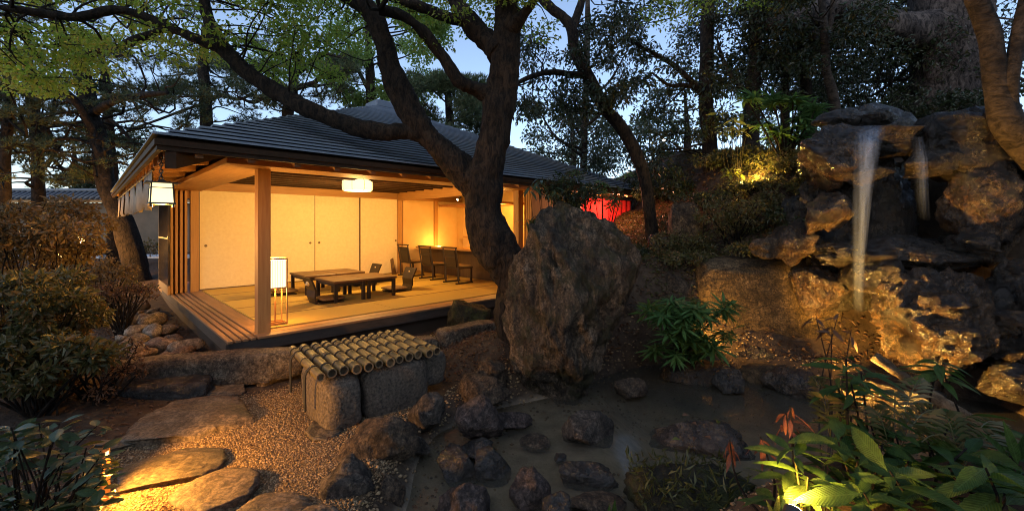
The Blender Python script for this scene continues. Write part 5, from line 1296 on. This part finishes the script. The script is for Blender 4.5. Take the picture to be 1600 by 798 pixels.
def put_leaf(root, kind, matn, pos, d, up, s, roll=0, name='leaf'):
    key = (kind, matn)
    if key not in LM:
        LM[key] = leaf_mesh(kind).copy(); LM[key].materials.clear(); LM[key].materials.append(M[matn])
    o = bpy.data.objects.new(name, LM[key]); COL.objects.link(o); o.parent = root
    d = Vector(d).normalized(); up = Vector(up); y = up.cross(d)
    if y.length < 1e-3: y = Vector((0, 1, 0))
    y.normalize(); z = d.cross(y)
    mt = Matrix((d, y, z)).transposed().to_4x4() @ Matrix.Rotation(roll, 4, 'X')
    o.matrix_local = Matrix.Translation(pos) @ mt @ Matrix.Diagonal((s, s, s, 1)); return o
def whorl_plant(name, label, base, tips, kind, matn, L, per=7, seed=0, stemr=.008, group=None, el=(-.1, .6), cat='plant', spread=.1, stemmat='bark'):
    """stems from the base to each tip; a whorl of leaves near each tip"""
    g = np.random.default_rng(seed); base = Vector(base); root = empty(name, base, 0, label, cat, group)
    mb = MB()
    for tp in tips:
        tp = Vector(tp)-base; mid = tp*.5+Vector(g.normal(size=3)*.04)
        mb.tube([(0, 0, -.05), mid, tp], [stemr, stemr*.8, stemr*.5], 5, 0, True, 7)
        a0 = g.uniform(0, 6)
        for k in range(per):
            a = a0+k*2.4; e = g.uniform(*el); d = Vector((math.cos(a)*math.cos(e), math.sin(a)*math.cos(e), math.sin(e)))
            put_leaf(root, kind, matn, tp-Vector((0, 0, spread*k/per))+d*.008, d, (g.normal()*.2, g.normal()*.2, 1), L*g.uniform(.55, 1.25), g.normal()*.35)
    mb.build('stem', M[stemmat], root, True); return root
g = np.random.default_rng(8)
# palmate shrub by the pond
tips = [P(1078+g.uniform(-66, 66), 510+g.uniform(-48, 42)*1.0, 5.35+g.uniform(-.35, .35)) for _ in range(40)]
whorl_plant('palmate_shrub', 'green palmate leaved shrub leaning over the pond, left of the broad ochre block', (2.35, 6.0, .05), tips, 'palmate', 'lf_fatsia', .24, 5, 90, .010, el=(-.5, .3), cat='shrub')
# lit palmate crown on the slope
tips = [P(1215+g.uniform(-60, 60), 175+g.uniform(-28, 38), 7.2+g.uniform(-.3, .3)) for _ in range(20)]
whorl_plant('palmate_shrub', 'tall palmate leaved shrub with a high green crown left of the waterfall', (4.7, 7.3, tz(4.7, 7.3)), tips, 'palmate', 'lf_fatsia', .30, 6, 91, .018, el=(-.5, .4), cat='shrub')
tips = [P(1150+g.uniform(-30, 22), 190+g.uniform(-16, 14), 6.9+g.uniform(-.2, .2)) for _ in range(10)]+[P(1145+g.uniform(-16, 25), 264+g.uniform(-10, 8), 7.2) for _ in range(5)]
whorl_plant('yellow_shrub', 'yellow lit shrub leaves just above the small garden lamp', (4.05, 7.7, tz(4.05, 7.7)), tips, 'broad', 'lf_yellow', .15, 5, 92, .008, el=(-.6, .3), cat='shrub')
tips = [P(940+g.uniform(-60, 50), 290+g.uniform(-25, 30), 7.6+g.uniform(-.4, .3)) for _ in range(12)]
whorl_plant('palmate_shrub', 'palmate leaved shrub in front of the red curtain', (1.6, 7.7, tz(1.6, 7.7)), tips, 'palmate', 'lf_fatsia', .2, 4, 93, .010, el=(-.7, .2), cat='shrub')
tips = [P(838+g.uniform(-30, 40), 310+g.uniform(-45, 40), 6.6+g.uniform(-.2, .2)) for _ in range(9)]
whorl_plant('drooping_shrub', 'drooping dark leaves beside the big tree in front of the lit door stack', (.55, 6.7, tz(.55, 6.7)), tips, 'slim', 'lf_camellia', .19, 6, 94, .007, el=(-.9, 0), cat='shrub')
# foreground right: spotlit thicket
def fore(label, base_px, tips_px, kind, matn, L, per, seed, el=(-.3, .5), name='broadleaf_plant', **k):
    b0 = P(*base_px); zb = tz(b0.x, b0.y); base = (b0.x, b0.y, min(zb, b0.z))
    return whorl_plant(name, label, base, [P(*t) for t in tips_px], kind, matn, L, per, seed, el=el, **k)
fore('broad leaved plant over the ground spotlight, its leaves glowing yellow green', (1255, 830, 2.0), [(1240, 700, 2.0), (1262, 745, 1.9), (1215, 770, 2.0), (1300, 770, 1.9), (1235, 735, 2.2), (1290, 720, 2.2)], 'broad', 'lf_aucuba', .15, 9, 101, stemmat='lf_grass')
fore('broad leaved plant right of the glowing one with large drooping leaves', (1370, 840, 1.9), [(1340, 720, 2.0), (1390, 735, 1.8), (1350, 770, 1.75), (1420, 760, 1.9), (1380, 690, 2.1), (1310, 690, 2.1)], 'broad', 'lf_aucuba', .20, 8, 102)
fore('broad leaved plant in the lower right corner with long pointed leaves', (1510, 840, 1.8), [(1490, 745, 1.8), (1540, 730, 1.7), (1570, 770, 1.7), (1450, 760, 1.8), (1600, 740, 1.9), (1510, 700, 2.0)], 'broad', 'lf_aucuba', .215, 8, 103)
fore('dense broad leaved plant filling the middle of the thicket', (1440, 840, 2.1), [(1400, 680, 2.2), (1450, 690, 2.1), (1360, 660, 2.3), (1480, 670, 2.3), (1420, 720, 2.0), (1330, 740, 2.1)], 'broad', 'lf_aucuba', .17, 8, 109)
fore('broad leaved plant behind the long pointed leaves at the right edge', (1580, 800, 2.3), [(1560, 665, 2.4), (1600, 690, 2.3), (1530, 690, 2.2), (1590, 730, 2.1), (1500, 650, 2.5)], 'broad', 'lf_aucuba', .17, 8, 110)
fore('stiff upright rosette plant at the top of the spotlit thicket', (1325, 800, 2.3), [(1322, 560, 2.4), (1330, 600, 2.4), (1345, 580, 2.5), (1310, 590, 2.5), (1330, 650, 2.4)], 'slim', 'lf_aucuba', .17, 9, 104, el=(-.2, .3))
fore('single tall stem with a flat parasol of leaves before the fall', (1462, 800, 2.5), [(1466, 562, 2.6), (1470, 572, 2.55)], 'slim', 'lf_aucuba', .20, 10, 105, el=(-.25, .15))
fore('young copper red shoots beside the glowing plant', (1230, 800, 2.2), [(1235, 634, 2.3), (1228, 645, 2.3)], 'slim', 'lf_red', .15, 6, 106, el=(-1.1, -.2), name='red_shoots')
fore('copper red drooping shoots over the pond edge', (1200, 800, 2.4), [(1188, 682, 2.5), (1140, 686, 2.6)], 'slim', 'lf_red', .13, 5, 107, el=(-1.2, -.2), name='red_shoots')
fore('grey purple leaved sapling before the ochre block', (1290, 700, 4.0), [(1275, 495, 4.4), (1300, 510, 4.3), (1330, 515, 4.3), (1310, 490, 4.4)], 'slim', 'lf_dry', .16, 5, 108, el=(-.9, .3), name='sapling')
def blades(label, base, dirs_, matn, L, seed, name='blade_plant'):
    root = empty(name, base, 0, label, 'plant')
    g = np.random.default_rng(seed)
    for d in dirs_: put_leaf(root, 'blade', matn, Vector(g.normal(size=3)*.012), d, (g.normal()*.5, -1, .4), L*g.uniform(.8, 1.15))
    MB().tube([(0, 0, -.08), (0, 0, .02)], .012, 6).build('stem', M['bark'], root)
b0 = P(1212, 830, 1.9); blades('upright pale green blades catching the spotlight at the bottom', b0, [(.1, 0, 1), (-.3, .1, 1), (.35, -.1, .9), (-.05, -.2, 1)], 'lf_yellow', .17, 1)
b0 = P(945, 815, 2.4); blades('lone green blade beside the mossy block', (.62, 2.75, -.25), [(0, 0, 1), (.15, .05, 1)], 'lf_aucuba', .26, 2)
b0 = P(1582, 720, 2.0); blades('upright broad blades at the right edge of the thicket', b0, [(.15, 0, 1), (-.2, .1, 1), (.5, 0, .8), (-.6, -.1, .6)], 'lf_aucuba', .24, 3)
# ferns
def fern(label, base, ends, seed):
    root = empty('fern', base, 0, label, 'fern'); base = Vector(base)
    g = np.random.default_rng(seed)
    for e in ends:
        e = Vector(e)-base; mb = MB(); n_ = 14; side = e.cross(Vector((0, 0, 1))).normalized()
        pts = [e*(i/n_)+Vector((0, 0, .10*math.sin(math.pi*i/n_))) for i in range(n_+1)]
        mb.tube(pts, [.003]*(n_+1), 4)
        for i in range(3, n_):
            t = i/n_; ll = .10*math.sin(math.pi*min(1, (t+.05)))**.7+.012
            for s_ in (-1, 1):
                d = (side*s_+e.normalized()*.45).normalized(); a = pts[i]; up = Vector((0, 0, 1)); w_ = e.normalized()*.011
                mb.add([a-w_*.5, a+d*ll*.5-w_+up*.004, a+d*ll-up*.012, a+d*ll*.5+w_+up*.004], [(0, 1, 2), (0, 2, 3)])
        mb.build('frond', M['lf_bush'], root)
fern('fern with arching fronds in the middle of the thicket, edges lit', P(1395, 730, 2.2), [P(1440, 590, 2.4), P(1360, 640, 2.3), P(1470, 640, 2.2), P(1400, 610, 2.6), P(1335, 700, 2.1)], 1)
fern('fern with fronds reaching to the right edge', P(1500, 740, 2.1), [P(1560, 660, 2.4), P(1470, 650, 2.2), P(1580, 690, 2.2), P(1440, 690, 2.1)], 2)
fern('small fern under the upright rosette plant', P(1300, 700, 2.5), [P(1270, 590, 2.6), P(1350, 600, 2.6), P(1285, 620, 2.4), P(1340, 640, 2.4)], 3)
# bottom-left camellia
g = np.random.default_rng(12)
tips = []
for _ in range(58):
    px = g.uniform(-20, 180); lo_ = 655+abs(px-90)*.15; tips.append(P(px, g.uniform(lo_, 790), g.uniform(2.0, 2.6)))
b0 = P(60, 860, 2.3); whorl_plant('camellia_bush', 'glossy dark camellia bush in the lower left beside the post light', (b0.x, b0.y, 0), tips, 'round', 'lf_camellia', .085, 7, 121, .006, el=(-.5, .4), cat='shrub', spread=.07)

# ------------------------------------------------------------------ ground cover, litter, gravel (stuff)
g = np.random.default_rng(21)
def scatter_in(poly, n, g):
    lo, hi = poly.min(0), poly.max(0); x = g.uniform(lo[0], hi[0], n); y = g.uniform(lo[1], hi[1], n)
    return x, y, poly_sd(x, y, poly)
x, y, sd = scatter_in(GRAV, 52000, g); k = sd > -.12+.12*g.normal(size=len(x))*.6; x, y = x[k], y[k]; z = terrain(x, y)
oc = np.array([(1, 0, 0), (0, 1, 0), (-1, 0, 0), (0, -1, 0), (0, 0, 1), (0, 0, -1.0)]); of = np.array([(0, 1, 4), (1, 2, 4), (2, 3, 4), (3, 0, 4), (1, 0, 5), (2, 1, 5), (3, 2, 5), (0, 3, 5)])
s = g.uniform(.0035, .0095, len(x)); a = g.uniform(0, 6.3, len(x)); sx = s*g.uniform(.8, 1.7, len(x))
vx = oc[None, :, 0]*sx[:, None]; vy = oc[None, :, 1]*s[:, None]; vz_ = oc[None, :, 2]*s[:, None]*.75
V = np.stack([x[:, None]+vx*np.cos(a)[:, None]-vy*np.sin(a)[:, None], y[:, None]+vx*np.sin(a)[:, None]+vy*np.cos(a)[:, None], (z+s*.3)[:, None]+vz_], -1).reshape(-1, 3)
F = (of[None]+6*np.arange(len(x))[:, None, None]).reshape(-1, 3)
m, n, l, b = newmat('gravel pebble'); setp(b, Roughness=.8)
r_ = ramp(n, l, n.new('ShaderNodeNewGeometry').outputs['Random Per Island'], [(0, (.07, .042, .02)), (.5, (.19, .12, .055)), (1, (.36, .25, .13))]); l.new(r_.outputs[0], b.inputs['Base Color'])
x2 = np.concatenate([g.uniform(-1.1, 4.5, 14000)]); y2 = g.uniform(2.4, 6.4, len(x2)); s2 = poly_sd(x2, y2); k2 = (s2 > -.28) & (s2 < .9) & (g.uniform(size=len(x2)) < np.exp(-np.abs(s2)*3.2)); x2, y2 = x2[k2], y2[k2]; z2 = terrain(x2, y2)
s_ = g.uniform(.006, .02, len(x2)); vx = oc[None, :, 0]*s_[:, None]*1.4; vy = oc[None, :, 1]*s_[:, None]; vzz = oc[None, :, 2]*s_[:, None]*.8; a = g.uniform(0, 6.3, len(x2))
V2 = np.stack([x2[:, None]+vx*np.cos(a)[:, None]-vy*np.sin(a)[:, None], y2[:, None]+vx*np.sin(a)[:, None]+vy*np.cos(a)[:, None], (z2+s_*.3)[:, None]+vzz], -1).reshape(-1, 3)
F2 = (of[None]+6*np.arange(len(x2))[:, None, None]).reshape(-1, 3)
tag(link('shore_pebbles', mesh_np('shore_pebbles', V2, [F2], True), m), kind='stuff')
tag(link('gravel', mesh_np('gravel', V, [F], True), m), kind='stuff')
def litter(name, xr, yr, n, L, W, leaf, g, cond=None, up=.9, dz=.01):
    x = g.uniform(*xr, n); y = g.uniform(*yr, n)
    k = (poly_sd(x, y) < -.05) & (poly_sd(x, y, GRAV) < -.1)
    if cond is not None: k &= cond(x, y)
    x, y = x[k], y[k]; z = terrain(x, y)+dz
    nn = len(x); d = unit(np.column_stack([g.normal(size=(nn, 2)), g.normal(size=nn)*.25])); nr = unit(g.normal(size=(nn, 3))*.4+np.array([0, 0, up])); s = g.uniform(.6, 1.3, nn)
    v, f = leaf_cards(np.column_stack([x, y, z]), d, nr, L*s, W*s, .3, .2)
    tag(link(name, mesh_np(name, v, [f]), M[leaf]), kind='stuff')
litter('fallen_leaves', (.6, 6), (5.6, 11), 9000, .07, .035, 'lf_dry', g)
litter('fallen_leaves', (-7, -2.6), (3.0, 9), 5000, .045, .022, 'lf_dry', g, lambda x, y: (y-5.6)+(x+3.28) < -.6)
litter('fallen_leaves', (-1.2, .8), (4.8, 6.2), 1600, .05, .025, 'lf_dry', g)
litter('ground_cover', (1.4, 7), (6.3, 11), 20000, .055, .028, 'lf_bush', g, lambda x, y: fbm(np.column_stack([x*1.2, y*1.2, 0*x]), 3) > -.12, .6, .04)
xg, yg, sg = scatter_in(GRAV, 260, g); kk = sg > 0; xg, yg = xg[kk], yg[kk]; nn = len(xg)
v, f = leaf_cards(np.column_stack([xg, yg, terrain(xg, yg)+.014]), unit(np.column_stack([g.normal(size=(nn, 2)), g.normal(size=nn)*.15])), unit(g.normal(size=(nn, 3))*.3+np.array([0, 0, 1])), g.uniform(.02, .05, nn), g.uniform(.012, .025, nn), .3, .2)
tag(link('fallen_leaves', mesh_np('fallen_leaves', v, [f]), M['lf_dry']), kind='stuff')
for k, (px, py, z_) in enumerate([(1065, 652, .06), (1090, 668, .04), (1122, 660, .04), (1050, 690, .02), (1112, 690, .03), (1085, 686, .05)]):
    q_ = G(px, py, z_-.02); v, f = leaf_cards(np.array([[q_.x, q_.y, z_]]), unit(np.array([[math.cos(k*2.1), math.sin(k*2.1), .1]])), np.array([[.1, -.2, 1.0]]), np.array([.075]), np.array([.04]), .3, .15)
    tag(link('fallen_leaf', mesh_np('fallen_leaf', v, [f]), M['lf_yellow' if k in (2, 3) else 'lf_dry']), ('yellow green' if k in (2, 3) else 'brown')+' fallen leaf on the long dark pond rock, '+['at its far left end', 'mid far side', 'on its far right part', 'at its near left end', 'on its near right part', 'mid near side'][k], 'leaf', 'fallen leaves on the pond rock')
# grass tufts on the mossy block
nn = 700; q = np.column_stack([g.uniform(.85, 1.6, nn), g.uniform(2.75, 3.25, nn), g.uniform(-.06, .08, nn)])
v, f = leaf_cards(q, unit(g.normal(size=(nn, 3))*.6+np.array([0, -.2, .5])), unit(g.normal(size=(nn, 3))), g.uniform(.04, .10, nn), np.full(nn, .006), .1, .4)
tag(link('grass', mesh_np('grass', v, [f]), M['lf_grass']), kind='stuff')

# ------------------------------------------------------------------ garden lamps
def bollard(label, p, h, r_=.035, glow_h=.07):
    t = empty('path_lamp', p, 0, label, 'lamp')
    MB().tube([(0, 0, -.05), (0, 0, h)], r_*.6, 10).build('post', M['metal'], t)
    MB().tube([(0, 0, h), (0, 0, h+glow_h)], r_, 12).build('lamp_glass', M['bulb'], t)
    MB().tube([(0, 0, h+glow_h), (0, 0, h+glow_h+.02)], r_*1.5, 12).build('hood', M['metal'], t)
    return t
q = P(92, 402, 10.5); bollard('bright star like path lamp between the bush and the far wall', (q.x, q.y, tz(q.x, q.y)), q.z-tz(q.x, q.y)-.03, .05, .10)
lamp('path_lamp_light', (q.x+.05, q.y-.1, q.z+.15), 260, (1, .46, .09), .05)
q = P(127, 382, 16); bollard('short cylindrical path lamp near the garden wall', (q.x, q.y, tz(q.x, q.y)), q.z-tz(q.x, q.y), .08, .28)
lamp('wall_lamp_light', (q.x+.1, q.y-.2, q.z+.2), 40, (1, .5, .12), .06)
q = P(1160, 286, 7.6); bollard('small garden lamp among the slope bushes below the yellow leaves', (q.x, q.y, tz(q.x, q.y)), q.z-tz(q.x, q.y)-.02, .03, .05)
lamp('slope_lamp_light', (q.x, q.y-.3, q.z+.1), 30, (1, .62, .10), .03)
q = P(1037, 222, 24); sl = empty('street_lamp', (q.x, q.y, tz(q.x, q.y)), 0, 'distant white street lamp shining through the leaves', 'street lamp')
hz = q.z-tz(q.x, q.y)
MB().tube([(0, 0, -.1), (0, 0, hz)], .06, 8).build('pole', M['metal'], sl)
MB().tube([(0, -.05, hz), (0, -.05, hz+.14)], .07, 12).build('lamp_head', M['bulb_white'], sl)
# post light by the camellia
q = P(160, 700, 2.75); pl = empty('post_light', (q.x, q.y, 0), 0, 'slim square garden post light beside the camellia, aimed at the stepping stones', 'lamp')
MB().box(-.028, .028, -.028, .028, -.05, q.z+.02).build('post', M['pine_z'], pl, bevel=.003)
MB().box(-.034, .034, -.034, .034, q.z+.0205, q.z+.04).build('cap', M['metal'], pl, bevel=.003)
MB().box(.0285, .031, -.012, .012, q.z-.05, q.z-.02).build('lens', M['lamp_glow'], pl)
lamp('post_light_light', (q.x+.07, q.y-.02, q.z-.02), 88, (1, .44, .065), 0.05, spot=165, target=(q.x+1.2, q.y+.5, -.05), blend=.4)
# ground spotlight in the thicket
def groundspot(label, p, aim, energy, size=75):
    p = Vector(p); d = (Vector(aim)-p).normalized(); t = empty('ground_spotlight', p, 0, label, 'spotlight')
    MB().tube([(0, 0, -.12), (0, 0, 0)], .012, 8).build('spike', M['metal'], t)
    MB().tube([tuple(-d*.05), tuple(d*.05)], .04, 12, cap=True).build('can', M['metal'], t)
    MB().tube([tuple(d*.051), tuple(d*.056)], .034, 12).build('lens', M['bulb'], t)
    lamp('ground_spotlight_light', p+d*.07, energy, (1, .52, .10), .03, spot=size, target=aim, blend=.6)
groundspot('ground spotlight blazing at the bottom under the glowing leaves', P(1236, 815, 1.75), P(1290, 640, 2.15), 50, 130)
groundspot('ground spotlight hidden behind the thicket, aimed at the wet mound', Vector((3.2, 4.35, .0)), Vector((5.0, 5.0, 1.0)), 520, 100)
groundspot('ground spotlight at the pond shore under the palmate shrub, aimed at the ochre block', (2.45, 5.75, .30), (3.9, 6.3, .65), 60, 120)
groundspot('ground spotlight hidden behind the rusty bush, aimed up into the pine', (-7.0, 9.2, .25), P(150, 170, 11.5), 220, 80)
groundspot('added ground spotlight hidden among the left bushes to brighten the rusty bush', (-6.0, 5.9, .1), P(55, 350, 5.2), 40, 110)  # unseen lamp added to brighten the rusty bush
